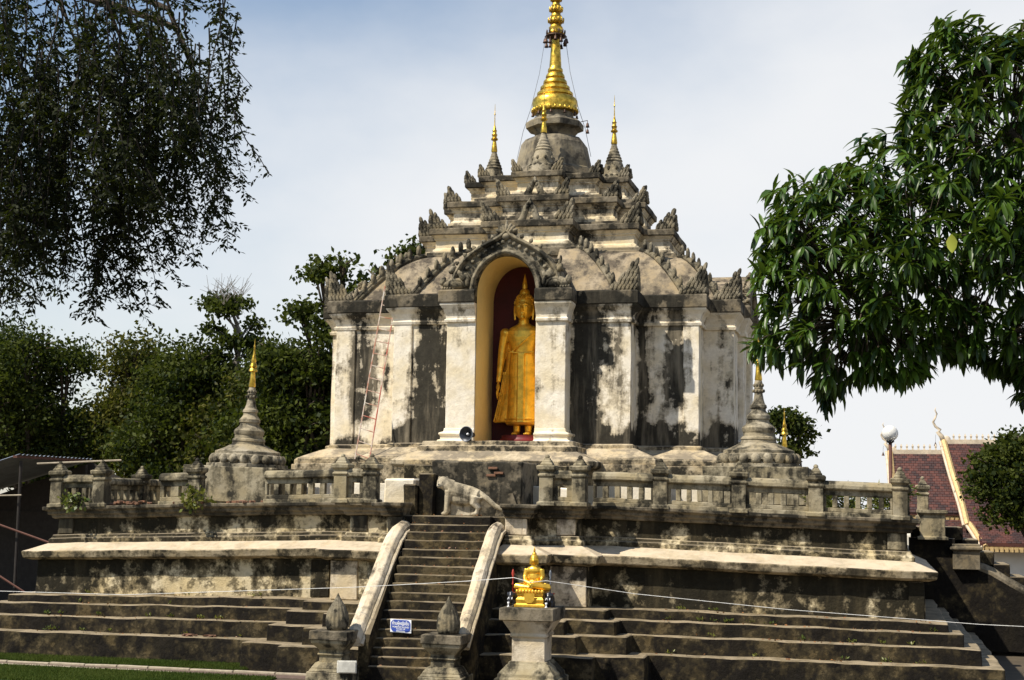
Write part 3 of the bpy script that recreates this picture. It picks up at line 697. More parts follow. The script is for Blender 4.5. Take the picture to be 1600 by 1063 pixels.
    for s_ in (-1, 1):
        q = MB(); bx = NC+s_*1.45
        rr = random.Random(5)
        q.ell((bx+s_*.02, yf-.06, 10.42), (.34, .16, .18)); q.ell((bx+s_*.30, yf-.08, 10.40), (.13, .14, .12))
        for k in range(15):
            u = rr.uniform(-.32, .42); hh = (.62-abs(u-.1)*.85)
            q.ell((bx+s_*u, yf-.07-rr.uniform(0, .09), 10.34+rr.uniform(.1, 1)*hh), (rr.uniform(.05, .09), .08, rr.uniform(.08, .15)), 8, 6, Matrix.Rotation(rr.uniform(-.6, .6), 3, 'Y'))
        for k in range(4): q.ell((bx+s_*(.05+.035*k), yf-.08, 10.75+.11*k), (.085-.014*k, .07, .10), 8, 6)
        q.tube([(bx-s_*.28, yf-.12, 10.30), (bx-s_*.12, yf-.17, 10.50), (bx+s_*.08, yf-.18, 10.52), (bx+s_*.14, yf-.17, 10.36), (bx+s_*.02, yf-.16, 10.30)], .045, 6)
        for k in range(4): q.ell((bx+s_*(.18+.075*k), yf-.13, 10.28), (.045, .07, .06), 8, 6)
        q.map(T).build('scroll_beast', P_orn, par, smooth=True)
I3 = lambda p: p
portal(ch, I3)
lowz = lambda z: z if z < 10.24 else 10.24+(z-10.24)*.66
portal(ch, lambda p: Vector((-p.y+.25, p.x-NC, lowz(p.z))), False)
portal(ch, lambda p: Vector((p.y-.25, -p.x+NC, lowz(p.z))), False)
# niche lining, back and floor
n = 40; I = [AR_in(-1+2*i/n) for i in range(n+1)]
prf = [(NX0+.012, 5.86)]+[(NC+(a-NC)*.985, b-.012) for a, b in I]+[(NX1-.012, 5.86)]
vs = []; fs = []
for a, b in prf: vs += [(a, -6.17, b), (a, NB, b)]
for i in range(len(prf)-1): k = i*2; fs.append((k, k+1, k+3, k+2))
MB().add(vs, fs).build('niche_lining', P_niche, ch)
MB().add([(a, NB-.012, b) for a, b in prf], [tuple(range(len(prf)))]).build('niche_back', M_maroon, ch)
MB().add([(a, NB+.7, b) for a, b in prf]+[(a, NB+.02, b) for a, b in prf], [tuple(range(len(prf)))]).build('niche_core', P_tier, ch)
MB().box(NX0+.002, -6.15, 5.80, NX1-.002, NB, 5.90).build('niche_floor', M_redbase, ch)

# --- curved roof between the wall and the tiers, with ridges and antefixes
RB_R = [(3.12, -5.15), (4.95, -4.05), (5.85, -2.9)]; RB_L = [(-3.02, -5.15), (-5.2, -4.05), (-5.85, -2.9)]
RT_R = [(1.65, -3.75), (3.45, -2.85), (4.45, -1.7)]; RT_L = [(-1.55, -3.75), (-3.4, -2.85), (-4.2, -1.7)]
def rz(t): return 10.22+1.60*(1-(1-t)**1.55)
rings = []
for k in range(9):
    t_ = k/8; R_ = [(a*(1-t_)+c*t_, b*(1-t_)+d*t_) for (a, b), (c, d) in zip(RB_R, RT_R)]; L_ = [(a*(1-t_)+c*t_, b*(1-t_)+d*t_) for (a, b), (c, d) in zip(RB_L, RT_L)]
    nd = -3.85*(1-t_)+-3.75*t_
    rings.append(rpoly(R_, L_, 0, rz(t_), [(-.98, R_[0][1]), (-.98, nd), (1.15, nd), (1.15, R_[0][1])]))
MB().loft(rings, False, False).build('roof', P_roof, ch, seg=.35, wob=.03, smooth=True, auto=.5)
for RB, RT in ((RB_R, RT_R), (RB_L, RT_L)):
    for (a, b), (c, d) in zip(RB, RT):
        for back in (1, -1):
            pts = []
            for k in range(13):
                t_ = k/12; pts.append((a*(1-t_)+c*t_, (b*(1-t_)+d*t_)*back, rz(t_)+.03))
            rd = MB().tube(pts, .085, 7).build('roof_ridge', P_orn, ch, smooth=True)
            sgx = .10 if a > 0 else -.10
            MB().tube([(p[0]+sgx*1.1, p[1]-.08*back, p[2]-.03) for p in pts], .06, 6).build('roof_ridge', P_orn, ch, smooth=True)
            if back < 0: continue
            for k in range(7):
                f_ = 1.2+k*1.6; i_ = int(f_); p = Vector(pts[i_]).lerp(Vector(pts[i_+1]), f_-i_)
                MB().loft([[(p[0]+u*.5*(1 if a > 0 else 1), p[1]+v, p[2]+zz) for u, v in ((-q, -q*.8), (q, -q*.8), (q, q*.8), (-q, q*.8))] for zz, q in ((.0, .075), (.12, .105), (.22, .11), (.31, .085), (.37, .03))]).build('ridge_knob', P_orn, rd, smooth=True)
def antefix(x, y, z, w, h, d, par=None, along='x', name='antefix'):
    """leafy corner crest: upright at (x,y), sloping down over width w in direction d (+1/-1)"""
    q = MB(); n_ = max(4, int(w/.105)); lw = w/n_
    prof_ = [(0, 0), (w, 0), (w*.62, h*.34), (w*.28, h*.70), (0, h*.98)]
    q.loft([[(u, -.05, v) for u, v in prof_], [(u, .10, v) for u, v in prof_]][::-1])
    zz = 0.; row = 0; R_ = Matrix.Rotation(-.38, 3, 'Y')
    while zz < h*.95:
        u = lw*(.5 if row % 2 else .2)
        while u < w*(1-zz/h)*1.02+lw*.1:
            q.ell((u-.02, -.075, zz+lw*.75), (lw*.52, .05, lw*1.05), 6, 5, R_)
            u += lw
        zz += lw*.95; row += 1
    q.ell((.0, -.02, h*.98), (lw*.6, .06, lw*1.5), 6, 5, R_)
    if d < 0: q.v = [(-a, b, c) for a, b, c in q.v]; q.f = [f[::-1] for f in q.f]
    if along == 'x': q.map(lambda p: p+Vector((x, y, z)))
    else: q.map(lambda p: Vector((x-p.y*(1 if x > 0 else -1), y+p.x, z+p.z)))
    return q.build(name, P_orn, par or ch, wob=.012)
for (x, y) in CR: antefix(x+.17, y-.12, 10.23, .68, .80, -1); antefix(x+.14, y-.15, 10.23, .5, .62, 1, along='y')
for (x, y) in CL: antefix(x-.17, y-.12, 10.23, .68, .80, 1); antefix(x-.14, y-.15, 10.23, .5, .62, 1, along='y')
# --- tiers
TA = ([(1.45, -3.6), (3.32, -2.65), (4.25, -1.45)], [(-1.35, -3.6), (-3.30, -2.65), (-4.0, -1.45)])
TB = ([(1.15, -2.85), (2.58, -2.2), (3.30, -1.2)], [(-1.08, -2.85), (-2.85, -2.2), (-3.25, -1.2)])
TC = ([(.82, -2.25), (1.92, -1.75), (2.72, -.95)], [(-.75, -2.25), (-1.95, -1.75), (-2.62, -.95)])
def tier(T_, z0, z1, nm):
    H = z1-z0
    def s_(x, y, z): return .16*mnoise.noise(Vector((x*.7, y*.7, z0)))
    f = .16 if nm else .14
    MB().loft([rpoly(T_[0], T_[1], o, z) for z, o in ((z0-.1, .02), (z0+.12*H, .02), (z0+.13*H, -.05), (z0+.2*H, -.06), (z0+.22*H, -.10), (z0+.26*H, -.13), (z0+.56*H, -.13), (z0+.58*H, -.09), (z0+.63*H, -.09), (z0+.65*H, -.07), (z0+.76*H, .0))]).build('tier_body', P_tier, ch, seg=.3, wob=.014, stain=s_)
    MB().loft([rpoly(T_[0], T_[1], o, z) for z, o in ((z0+.745*H, .02), (z0+.77*H, .045), (z1-.02, .05), (z1, .02))]).build('tier_slab', P_slab, ch, seg=.3, wob=.018, bevel=.012)
MB().loft([rpoly(TA[0], TA[1], o, z) for z, o in ((11.6, .22), (11.86, .22), (11.88, .12), (11.98, .10))]).build('tier_plinth', P_slab, ch, seg=.35, wob=.015, bevel=.012)
tier(TA, 11.93, 12.76, 1); tier(TB, 12.90, 13.70, 1); tier(TC, 13.82, 14.60, 1)
MB().loft([rpoly(TB[0], TB[1], o, z) for z, o in ((12.7, .15), (12.9, .14))]).build('tier_plinth', P_slab, ch, seg=.35, wob=.015)
MB().loft([rpoly(TC[0], TC[1], o, z) for z, o in ((13.65, .15), (13.84, .14))]).build('tier_plinth', P_slab, ch, seg=.35, wob=.015)
for T_, z, w_, h_ in ((TA, 12.75, .60, .50), (TB, 13.69, .46, .40), (TC, 14.59, .36, .30)):
    for k, (x, y) in enumerate(T_[0]):
        antefix(x+.0, y+.06, z, w_, h_, -1)
        if k: antefix(x, y+.1, z, w_*.7, h_*.75, 1, along='y')
    for k, (x, y) in enumerate(T_[1]):
        antefix(x-.0, y+.06, z, w_, h_, 1)
        if k: antefix(x, y+.1, z, w_*.7, h_*.75, 1, along='y')
def small_arch(x, y, z, w, h):
    q = MB()
    for s_ in (-1, 1):
        pts = [(x+s_*w*.62, y-.05, z+.02), (x+s_*w*.60, y-.09, z+h*.10), (x+s_*w*.46, y-.09, z+h*.35), (x+s_*w*.28, y-.08, z+h*.72), (x+s_*w*.04, y-.08, z+h)]
        q.tube(pts, [.10, .13, .11, .10, .07], 8)
        for k in range(5):
            f = k/4; q.ell((x+s_*w*(.56-.46*f), y-.15, z+h*(.16+.78*f)), (.055, .05, .075), 6, 5)
        q.ell((x+s_*w*.72, y-.08, z+.09), (.09, .09, .09), 8, 6)
    q.ell((x, y-.08, z+h*1.03), (.06, .06, .12), 8, 6)
    q.build('small_arch_frame', P_orn, ch, smooth=True)
small_arch(.02, -3.0, 12.76, .42, .66); small_arch(.03, -2.42, 13.70, .40, .52)
# --- octagonal bell, throne and spire
AX, AY = .10, .02
r8 = pi/8
MB().lathe([(1.75, 14.5), (1.75, 14.72), (1.5, 14.74), (1.42, 15.0)], 8, (AX, AY, 0), r8).build('bell_base', P_slab, ch, seg=.4, wob=.015)
MB().lathe([(1.38, 14.96), (1.36, 15.04), (1.28, 15.08), (1.25, 15.35), (1.12, 15.92), (.98, 16.10), (.72, 16.2)], 8, (AX, AY, 0), r8).build('bell', P_tower, ch, bevel=.02)
MB().lathe([(.60, 16.14), (.66, 16.24), (.68, 16.28), (.80, 16.42), (.97, 16.48), (.98, 16.66), (.92, 16.70), (.80, 16.78), (.74, 16.80), (.70, 16.84)], 8, (AX, AY, 0), r8).build('throne_moulding', P_tower, ch, seg=.4, wob=.012)
MB().lathe([(.58, 16.80), (.62, 16.86), (.63, 17.04), (.72, 17.1)], 20, (AX, AY, 0)).build('neck', P_tower, ch)
gs = MB().lathe([(.66, 17.02), (.75, 17.06), (.765, 17.16), (.74, 17.22), (.755, 17.30), (.75, 17.44), (.70, 17.52), (.62, 17.58), (.56, 17.60), (.60, 17.63), (.60, 17.71), (.53, 17.77), (.47, 17.79), (.50, 17.83), (.49, 17.92), (.42, 17.98), (.37, 18.0), (.40, 18.04), (.39, 18.12), (.33, 18.19), (.29, 18.21), (.32, 18.25), (.31, 18.32), (.26, 18.40), (.23, 18.42), (.255, 18.46), (.245, 18.54), (.20, 18.60), (.20, 18.66), (.165, 19.2), (.125, 19.7), (.12, 19.75)], 32, (AX, AY, 0)).build('spire', M_gold, ch, smooth=True, auto=.7)
q = MB()
for k in range(28):
    a = 2*pi*k/28; q.ell((AX+.75*cos(a), AY+.75*sin(a), 17.10), (.045, .045, .07), 6, 5)
q.build('spire_petal_band', M_gold, gs, smooth=True, kind='stuff')
zt = 19.7
for k, (r, hh) in enumerate(((.30, .42), (.25, .38), (.21, .36), (.175, .34), (.14, .34), (.11, .34), (.08, .34))):
    u = MB().lathe([(r*.62, 0), (r*.95, .02), (r, .06), (r*.8, .10), (r*.72, .18), (r*.80, hh*.62), (r*.66, hh*.75), (r*.5, hh+.02)], 20, (AX, AY, zt)).build('umbrella_tier', M_gold, ch, smooth=True, auto=.8)
    q = MB()
    for j in range(12):
        a = 2*pi*j/12; q.ell((AX+r*1.03*cos(a), AY+r*1.03*sin(a), zt+.10), (.030, .030, .085), 6, 5)
    q.build('tier_petals', M_gold if k else M_bell, u, smooth=True, kind='stuff')
    zt += hh
MB().lathe([(.05, zt-.05), (.035, zt+.3), (.07, zt+.4), (.02, zt+.6), (.015, zt+1.2)], 10, (AX, AY, 0)).build('spire_tip', M_gold, ch, smooth=True)
MB().lathe([(.13, 19.55), (.26, 19.63), (.36, 19.66), (.34, 19.70), (.2, 19.72)], 20, (AX, AY, 0)).build('umbrella_rim', M_bell, ch, smooth=True)
def bellpart(x, y, z, s, par=ch):
    q = MB(); q.lathe([(.015, .0), (.015, -.10), (.05, -.12), (.075, -.24), (.10, -.30), (.085, -.31), (.01, -.28)][::-1], 10); q.map(lambda p: p*s+Vector((x, y, z))); return q.build('bell_chime', M_bell, par, smooth=True)
for j in range(12):
    a = 2*pi*j/12+.2; bellpart(AX+.36*cos(a), AY+.36*sin(a), 19.68-.05*(j % 3), .75)
for j in range(10):
    a = 2*pi*j/10+.35; bellpart(AX+.74*cos(a), AY+.74*sin(a), 17.06, .55)
for s_ in (-1, 1):
    MB().tube([(AX+s_*.34, AY-.08, 19.62), (AX+s_*.52, AY-.1, 18.4), (AX+s_*.80, AY-.1, 17.2), (AX+s_*1.05, AY-.1, 16.45), (AX+s_*1.25, AY-.1, 15.5)], .009, 4).build('guy_wire', M_wire, ch)
MB().tube([(AX+.92, AY-.2, 16.66), (AX+1.15, AY-.22, 16.69)], .012, 5).build('bell_hook', M_bell, ch)
bellpart(AX+1.15, AY-.22, 16.68, .72); bellpart(AX+1.15, AY-.22, 16.46, .66)
# --- four small corner spires
def mini(x, y, z0, k=1.):
    r = MB().lathe([(.52, -.55), (.52, .02), (.50, .06), (.44, .10), (.36, .14), (.34, .30), (.30, .50), (.26, .58), (.28, .62), (.26, .66), (.235, .68), (.25, .72), (.22, .76), (.20, .78), (.21, .82), (.185, .86), (.165, .88), (.175, .92), (.15, .96), (.135, .98), (.14, 1.02), (.115, 1.06), (.10, 1.12), (.07, 1.20)], 24, (x, y, z0)).build('mini_spire', P_pag, ch, smooth=True, auto=.8)
    q = MB()
    for j in range(16):
        a = 2*pi*j/16; q.ell((x+.45*cos(a), y+.45*sin(a), z0+.06), (.075, .075, .06), 6, 5)
        if j % 2: q.ell((x+.335*cos(a), y+.335*sin(a), z0+.34), (.05, .05, .07), 6, 5)
    q.build('petal_band', P_orn, r, smooth=True, kind='stuff')
    MB().lathe([(.10, 1.19), (.105, 1.24), (.09, 1.36), (.06, 1.55), (.055, 1.58), (.11, 1.60), (.12, 1.64), (.075, 1.68), (.08, 1.74), (.10, 1.78), (.065, 1.82), (.065, 1.88), (.08, 1.92), (.05, 1.96), (.045, 2.02), (.02, 2.12), (.013, 2.40), (.012, 2.45), (.03, 2.48), (.012, 2.52), (.008, 2.75), (.003, 2.85)], 12, (x, y, z0)).build('gold_tip', M_gold, r, smooth=True, auto=.8)
mini(.10, -1.62, 14.78); mini(-1.95, 0, 14.62); mini(2.10, .04, 14.72); mini(.1, 1.7, 14.75)

# ------------------------------------------------------------------ standing Buddha
bx, by, b0 = .29, -4.80, 6.12
SB = thing('buddha_statue', 'tall golden standing Buddha in a flowing robe inside the yellow arched niche', 'statue', (bx, by, 5.9))
MB().lathe([(.72, 5.90), (.72, 5.96), (.66, 6.0), (.62, 6.06), (.62, 6.12)], 32, (bx, by, 0), sy=.75).build('pedestal', M_redbase, SB, smooth=True, auto=.6)
b = MB()
def ering(z, rx, ry, cx=0, cy=0, n=28, pw=1.): return [(bx+cx+rx*math.copysign(abs(cos(2*pi*i/n))**pw, cos(2*pi*i/n)), by+cy+ry*math.copysign(abs(sin(2*pi*i/n))**pw, sin(2*pi*i/n)), z) for i in range(n)]
# under robe + torso
b.loft([ering(*q) for q in ((6.42, .47, .29), (6.46, .50, .31), (6.60, .47, .29), (7.1, .43, .27), (7.7, .415, .27), (8.15, .42, .28), (8.42, .39, .27), (8.56, .36, .25), (8.75, .41, .26), (9.0, .50, .28), (9.18, .52, .25), (9.30, .40, .20), (9.38, .22, .16), (9.44, .15, .14))])
# outer robe spread behind
b.loft([ering(z, rx, ry, 0, .12) for z, rx, ry in ((6.50, .90, .10), (6.53, .90, .13), (6.9, .82, .12), (7.5, .70, .12), (8.0, .62, .12), (8.6, .58, .12), (9.1, .60, .14), (9.25, .4, .1))])
b.tube([(bx, by, 9.3), (bx, by-.01, 9.64)], [.17, .145], 14)
hz = 9.86
b.ell((bx, by-.02, hz), (.265, .285, .37), 20, 14); b.ell((bx, by-.05, hz-.16), (.20, .22, .22), 16, 10); b.ell((bx, by+.03, hz+.14), (.27, .28, .28), 18, 10)
b.tube([(bx, by-.285, hz+.10), (bx, by-.345, hz-.06)], [.024, .045], 8); b.ell((bx, by-.30, hz-.085), (.055, .05, .03))
b.ell((bx, by-.268, hz-.165), (.085, .04, .022)); b.ell((bx, by-.262, hz-.20), (.065, .04, .022)); b.ell((bx, by-.24, hz-.28), (.07, .06, .06))
for s_ in (-1, 1):
    b.ell((bx+s_*.105, by-.262, hz+.035), (.068, .03, .030)); b.tube([(bx+s_*.03, by-.295, hz+.09), (bx+s_*.10, by-.285, hz+.125), (bx+s_*.19, by-.22, hz+.08)], .02, 6)
    b.tube([(bx+s_*.265, by+.0, hz+.10), (bx+s_*.285, by, hz-.05), (bx+s_*.275, by-.01, hz-.22), (bx+s_*.265, by-.01, hz-.34)], [.045, .04, .035, .04], 8)
    # arm
    b.ell((bx+s_*.56, by, 9.13), (.16, .17, .16))
    b.tube([(bx+s_*.56, by, 9.14), (bx+s_*.635, by+.0, 8.72), (bx+s_*.665, by-.02, 8.38), (bx+s_*.70, by-.06, 7.95), (bx+s_*.725, by-.09, 7.68)], [.145, .125, .112, .088, .07], 14)
    b.ell((bx+s_*.735, by-.10, 7.54), (.055, .09, .13))
    for k, L in enumerate((.25, .29, .27, .21)):
        yy = by-.165+.045*k
        b.tube([(bx+s_*.74, yy, 7.45), (bx+s_*.75, yy, 7.45-L*.5), (bx+s_*.735, yy-.005, 7.45-L)], [.027, .025, .018], 8)
    b.tube([(bx+s_*.725, by-.15, 7.60), (bx+s_*.70, by-.215, 7.50), (bx+s_*.695, by-.225, 7.40)], [.034, .028, .02], 8)
    # ankles and feet
    b.tube([(bx+s_*.17, by, 6.5), (bx+s_*.17, by+.01, 6.22)], [.115, .10], 12); b.ell((bx+s_*.18, by-.10, 6.17), (.11, .23, .065))
    for k in range(5): b.ell((bx+s_*(.11+.037*k), by-.31+.012*k, 6.15), (.022, .05, .03), 8, 6)
# robe edges: sash fold, belt and centre pleat standing proud
b.tube([(bx-.36, by-.24, 8.56), (bx-.18, by-.275, 8.53), (bx, by-.29, 8.52), (bx+.18, by-.275, 8.53), (bx+.36, by-.24, 8.56)], .030, 8)
b.tube([(bx+.42, by-.22, 9.2), (bx+.20, by-.31, 8.98), (bx-.10, by-.31, 8.72), (bx-.38, by-.22, 8.50)], .022, 8)
b.loft([[(bx+u, by-.20+w_, z) for u, w_ in ((-.10, 0), (.10, 0), (.10, -.125), (-.10, -.125))] for z in (6.5, 7.6, 8.5)])
for k, z in enumerate((6.50, 6.60)): b.tube([(bx+.52*cos(a), by+.325*sin(a), z) for a in [pi+pi*i/14 for i in range(15)]], .016, 6)
for s_ in (-1, 1):
    b.tube([(bx+s_*.60, by+.05, 8.0), (bx+s_*.70, by+.03, 7.3), (bx+s_*.88, by+.03, 6.52)], .025, 8)
    b.tube([(bx+s_*.46, by-.10, 8.1), (bx+s_*.60, by-.04, 7.2), (bx+s_*.74, by-.01, 6.52)], .018, 8)
blob(b, .0165, 'body', M_goldb, SB, 3)
h = MB(); rr = random.Random(3)
h.ell((bx, by+.03, hz+.16), (.285, .295, .29), 20, 12); h.ell((bx, by+.05, hz+.46), (.16, .16, .15), 14, 8)
for k in range(170):
    z_ = rr.uniform(-.15, 1); a = rr.uniform(0, 2*pi); q_ = math.sqrt(1-z_*z_)
    d = Vector((q_*cos(a), q_*sin(a), z_))
    if d.y < -.35 and d.z < .35: continue
    h.ell((bx+.285*d.x, by+.03+.295*d.y, hz+.16+.29*d.z), (.03, .03, .03), 6, 4)
h.lathe([(.10, hz+.56), (.07, hz+.60), (.085, hz+.64), (.075, hz+.74), (.045, hz+.86), (.02, hz+.98), (.004, hz+1.05)], 12, (bx, by+.05, 0))
h.build('curled_hair', M_goldb, SB, smooth=True)

# ------------------------------------------------------------------ corner pagodas
def pagoda(x, y, z0, lean, label, first=None):
    r = thing('small_pagoda', label, 'pagoda', (x, y, z0), 'small pagodas at the terrace corners')
    MB().box(x-1.35, y-1.35, z0-1.15, x+1.35, y+1.35, z0-.10).build('base', P_bal, r, seg=.35, wob=.015, bevel=.02)
    MB().loft([[(x+q*cos(r8+pi/4*k), y+q*sin(r8+pi/4*k), z0+z) for k in range(8)] for z, q in ((-.16, 1.18), (.0, 1.16), (.02, 1.02), (.12, 1.0))]).build('octagon', P_pag, r, seg=.3, wob=.012)
    for k in range(20):
        a = 2*pi*k/20; MB().ell((x+.98*cos(a), y+.98*sin(a), z0+.13), (.14, .14, .17), 8, 6).build('lotus_petal', P_pag, r, smooth=True, wob=.02)
    P_ = [(1.02, .12), (1.02, .27), (.94, .30), (.94, .38), (.84, .42), (.80, .50), (.66, .57), (.58, .60), (.585, .68), (.62, .70), (.62, .76), (.56, .79), (.565, .88), (.60, .92), (.61, 1.02), (.56, 1.07), (.46, 1.13), (.39, 1.18), (.385, 1.25), (.425, 1.28), (.42, 1.37), (.36, 1.42), (.30, 1.47), (.265, 1.52), (.27, 1.57), (.31, 1.60), (.295, 1.67), (.24, 1.71), (.19, 1.82), (.15, 1.98), (.145, 2.02), (.185, 2.05), (.175, 2.10), (.14, 2.12), (.165, 2.16), (.15, 2.22), (.155, 2.27), (.13, 2.36), (.10, 2.40)]
    P_ = [(a if z < .45 else a*(.83-.10*sm(z, .5, .9)), z) for a, z in P_]
    bd = MB().lathe([(a, z) for a, z in P_], 36, (x, y, z0)).build('bell_body', P_pag, r, seg=.25, wob=.014, smooth=True, auto=.6)
    q = MB()
    for k in range(10):
        a = 2*pi*k/10; q.ell((x+.14*cos(a), y+.14*sin(a), z0+2.08), (.035, .035, .05), 6, 5); q.ell((x+.118*cos(a), y+.118*sin(a), z0+2.24), (.03, .03, .05), 6, 5)
    q.build('petal_ring', P_orn, bd, smooth=True, kind='stuff')
    MB().lathe([(.095, 2.38), (.10, 2.42), (.085, 2.55), (.065, 2.80), (.06, 2.84), (.13, 2.87), (.12, 2.93), (.08, 2.98), (.11, 3.02), (.085, 3.10), (.065, 3.16), (.08, 3.20), (.055, 3.28), (.03, 3.42), (.02, 3.62), (.03, 3.66), (.012, 3.70), (.008, 3.80), (.002, 3.9)], 14, (x, y, z0)).build('gold_tip', M_gold, r, smooth=True, auto=.8)
    r.rotation_euler = (0, lean, 0); r.scale = (1, 1, .94)
    return r
pagoda(-7.36, -7.0, 5.16, .03, 'small grey ringed pagoda with gold tip at the left front corner, before the trees')
pagoda(7.28, -6.95, 5.28, .0, 'small grey ringed pagoda half under the mango leaves at the right front corner')
pagoda(7.15, 7.0, 4.05, .0, 'distant gold-tipped pagoda peeking from behind the right corner pagoda')
for x0, x1, y in ((-8.7, -6.0, -8.6),): pass

# ------------------------------------------------------------------ things on the platform
wb = tag(MB().box(-1.82, -11.05, 4.02, -1.0, -10.2, 4.74).build('white_block', P_white, None, seg=.3, wob=.02, bevel=.05), 'low white plaster block on the platform left of the tiger', 'block')
wb2 = tag(MB().loft([[(1.75, -9.9, z) for z in (4.08, 4.6)]+[(1.75, -9.2, z) for z in (4.6, 4.08)], [(2.75, -10.1, z) for z in (4.08, 4.55)]+[(2.75, -9.2, z) for z in (4.55, 4.08)]]).build('white_block', P_white, None, seg=.3, wob=.02, bevel=.03), 'low white plaster block on the platform right of the tiger, behind a pair of posts', 'block')
alt = thing('altar_block', 'rough dark stuccoed wall block rising behind the tiger', 'wall', (.5, -10, 4.0))
MB().box(-.52, -11.2, 3.7, 1.82, -9.1, 5.18).build('wall_block', P_slab, alt, seg=.2, wob=.05, bevel=.03, stain=lambda x, y, z: .09)
MB().box(-.78, -11.45, 3.7, -.38, -10.4, 4.86).build('stepped_end', P_step, alt, seg=.25, wob=.03, bevel=.03)
MB().box(-1.12, -11.6, 3.7, -.79, -10.4, 4.58).build('stepped_end', P_step, alt, seg=.25, wob=.03, bevel=.03)
MB().loft([[(1.15, -11.3, 3.8), (1.75, -11.3, 3.8), (1.75, -10.8, 3.8), (1.15, -10.8, 3.8)], [(1.25, -11.25, 4.34), (1.6, -11.25, 4.4), (1.6, -10.9, 4.4), (1.25, -10.9, 4.34)]]).build('rubble_stone', P_slab, alt, seg=.15, wob=.06)
MB().box(-1.0, -12.1, 3.0, 1.7, -10.3, 3.825).build('landing', P_step, alt, seg=.3, wob=.02, bevel=.02)
for k, (u, v) in enumerate(((.95, 4.98), (1.1, 4.86), (.9, 4.80))): MB().box(u, -11.235, v, u+.24, -11.19, v+.06).build('brick', M_brick, alt, bevel=.008)
tg = thing('tiger_statue', 'pale plaster tiger standing side-on with long drooping tail at the stair top', 'statue', (.4, -11.75, 3.84))
b = MB(); ty = -11.72; gz_ = 3.84
b.tube([(.14, ty, 4.42), (.34, ty, 4.36), (.62, ty, 4.30), (.80, ty, 4.24)], [.17, .18, .175, .165], 14)
b.tube([(.18, ty, 4.44), (.02, ty-.03, 4.52)], [.17, .14], 12); b.ell((-.02, ty-.05, 4.54), (.145, .14, .14)); b.ell((-.07, ty-.14, 4.48), (.07, .09, .065)); b.ell((-.075, ty-.20, 4.505), (.028, .03, .02))
for s_ in (-1, 1):
    b.ell((-.02+s_*.09, ty-.03, 4.645), (.038, .022, .042)); b.ell((-.035+s_*.05, ty-.155, 4.545), (.02, .02, .02))
for yy in (-.08, .08):
    b.tube([(.13, ty+yy, 4.36), (.10, ty+yy, 4.12), (.08, ty+yy, 3.90)], [.10, .07, .06], 10); b.ell((.04, ty+yy, 3.88), (.085, .06, .045))
    b.tube([(.78, ty+yy, 4.26), (.74, ty+yy, 4.10), (.83, ty+yy, 4.0), (.79, ty+yy, 3.90)], [.15, .105, .065, .055], 10); b.ell((.75, ty+yy, 3.88), (.085, .06, .045))
b.tube([(.80, ty, 4.32), (1.02, ty, 4.20), (1.2, ty, 4.06), (1.36, ty, 3.99), (1.62, ty, 3.98)], [.09, .065, .055, .05, .044], 10)
b.ell((.45, ty, 4.22), (.36, .15, .17)); b.box(.16, ty+.0, 3.84, .74, ty+.09, 4.2)
TS = lambda p: Vector((.35+(p.x-.35)*1.08, ty+(p.y-ty)*1.1, 3.83+(p.z-3.84)*1.14))
b.map(TS); blob(b, .015, 'body', P_tiger, tg, 5)
q = MB()
for s_ in (-1, 1): q.ell((-.04+s_*.048, ty-.175, 4.55), (.013, .008, .013), 8, 6)
q.ell((-.075, ty-.232, 4.51), (.018, .01, .012), 8, 6); q.box(-.11, ty-.232, 4.452, -.03, ty-.20, 4.460); q.map(TS)
q.build('face_markings', M_dark, tg)

# loudspeaker
lx, ly, lz = -.80, -6.85, 6.06
ls = thing('loudspeaker', 'dark horn loudspeaker on the ledge at the left foot of the niche', 'loudspeaker', (lx, ly, 5.87))
def spk(p):
    R = Matrix.Rotation(-.25, 3, 'Z') @ Matrix.Rotation(radians(88), 3, 'X'); return R @ p+Vector((lx, ly, lz))
MB().lathe([(.045, -.34), (.07, -.30), (.075, -.20), (.05, -.16), (.07, -.08), (.12, .0), (.205, .085), (.215, .10), (.20, .10), (.11, .01), (.06, -.07), (.04, -.1)], 28).map(spk).build('horn', M_speaker, ls, smooth=True, auto=.8)
MB().lathe([(.205, .085), (.218, .092), (.218, .105), (.20, .108), (.205, .085)], 28, caps=False).map(spk).build('rim', M_spk2, ls, smooth=True)
MB().lathe([(.03, -.1), (.036, .0), (.03, .03), (.005, .045)], 14).map(spk).build('driver_cap', M_signw, ls, smooth=True)
MB().box(lx-.06, ly+.1, 5.72, lx+.06, ly+.22, lz-.05).build('bracket', M_speaker, ls)

# ladder
ld = thing('ladder', 'long pale metal ladder with patchy red paint leaning on the left shrine wall', 'ladder', (-4.1, -6.6, 5.3))
LA, LB = Vector((-4.27, -6.45, 5.35)), Vector((-4.13, -4.55, 10.66)); WA = Vector((.43, -.02, -.14)); WB = Vector((.40, 0, -.05))
MB().tube([LA, LB], .019, 6).build('side_rail', M_ladw, ld); MB().tube([LA+WA, LB+WB], .019, 6).build('side_rail', M_ladr, ld)
for k in range(14):
    f = (k+.4)/14; p = LA.lerp(LB, f); q_ = (LA+WA).lerp(LB+WB, f)
    MB().tube([p, q_], .014, 6).build('rung', M_ladw if k % 3 else M_ladr, ld)

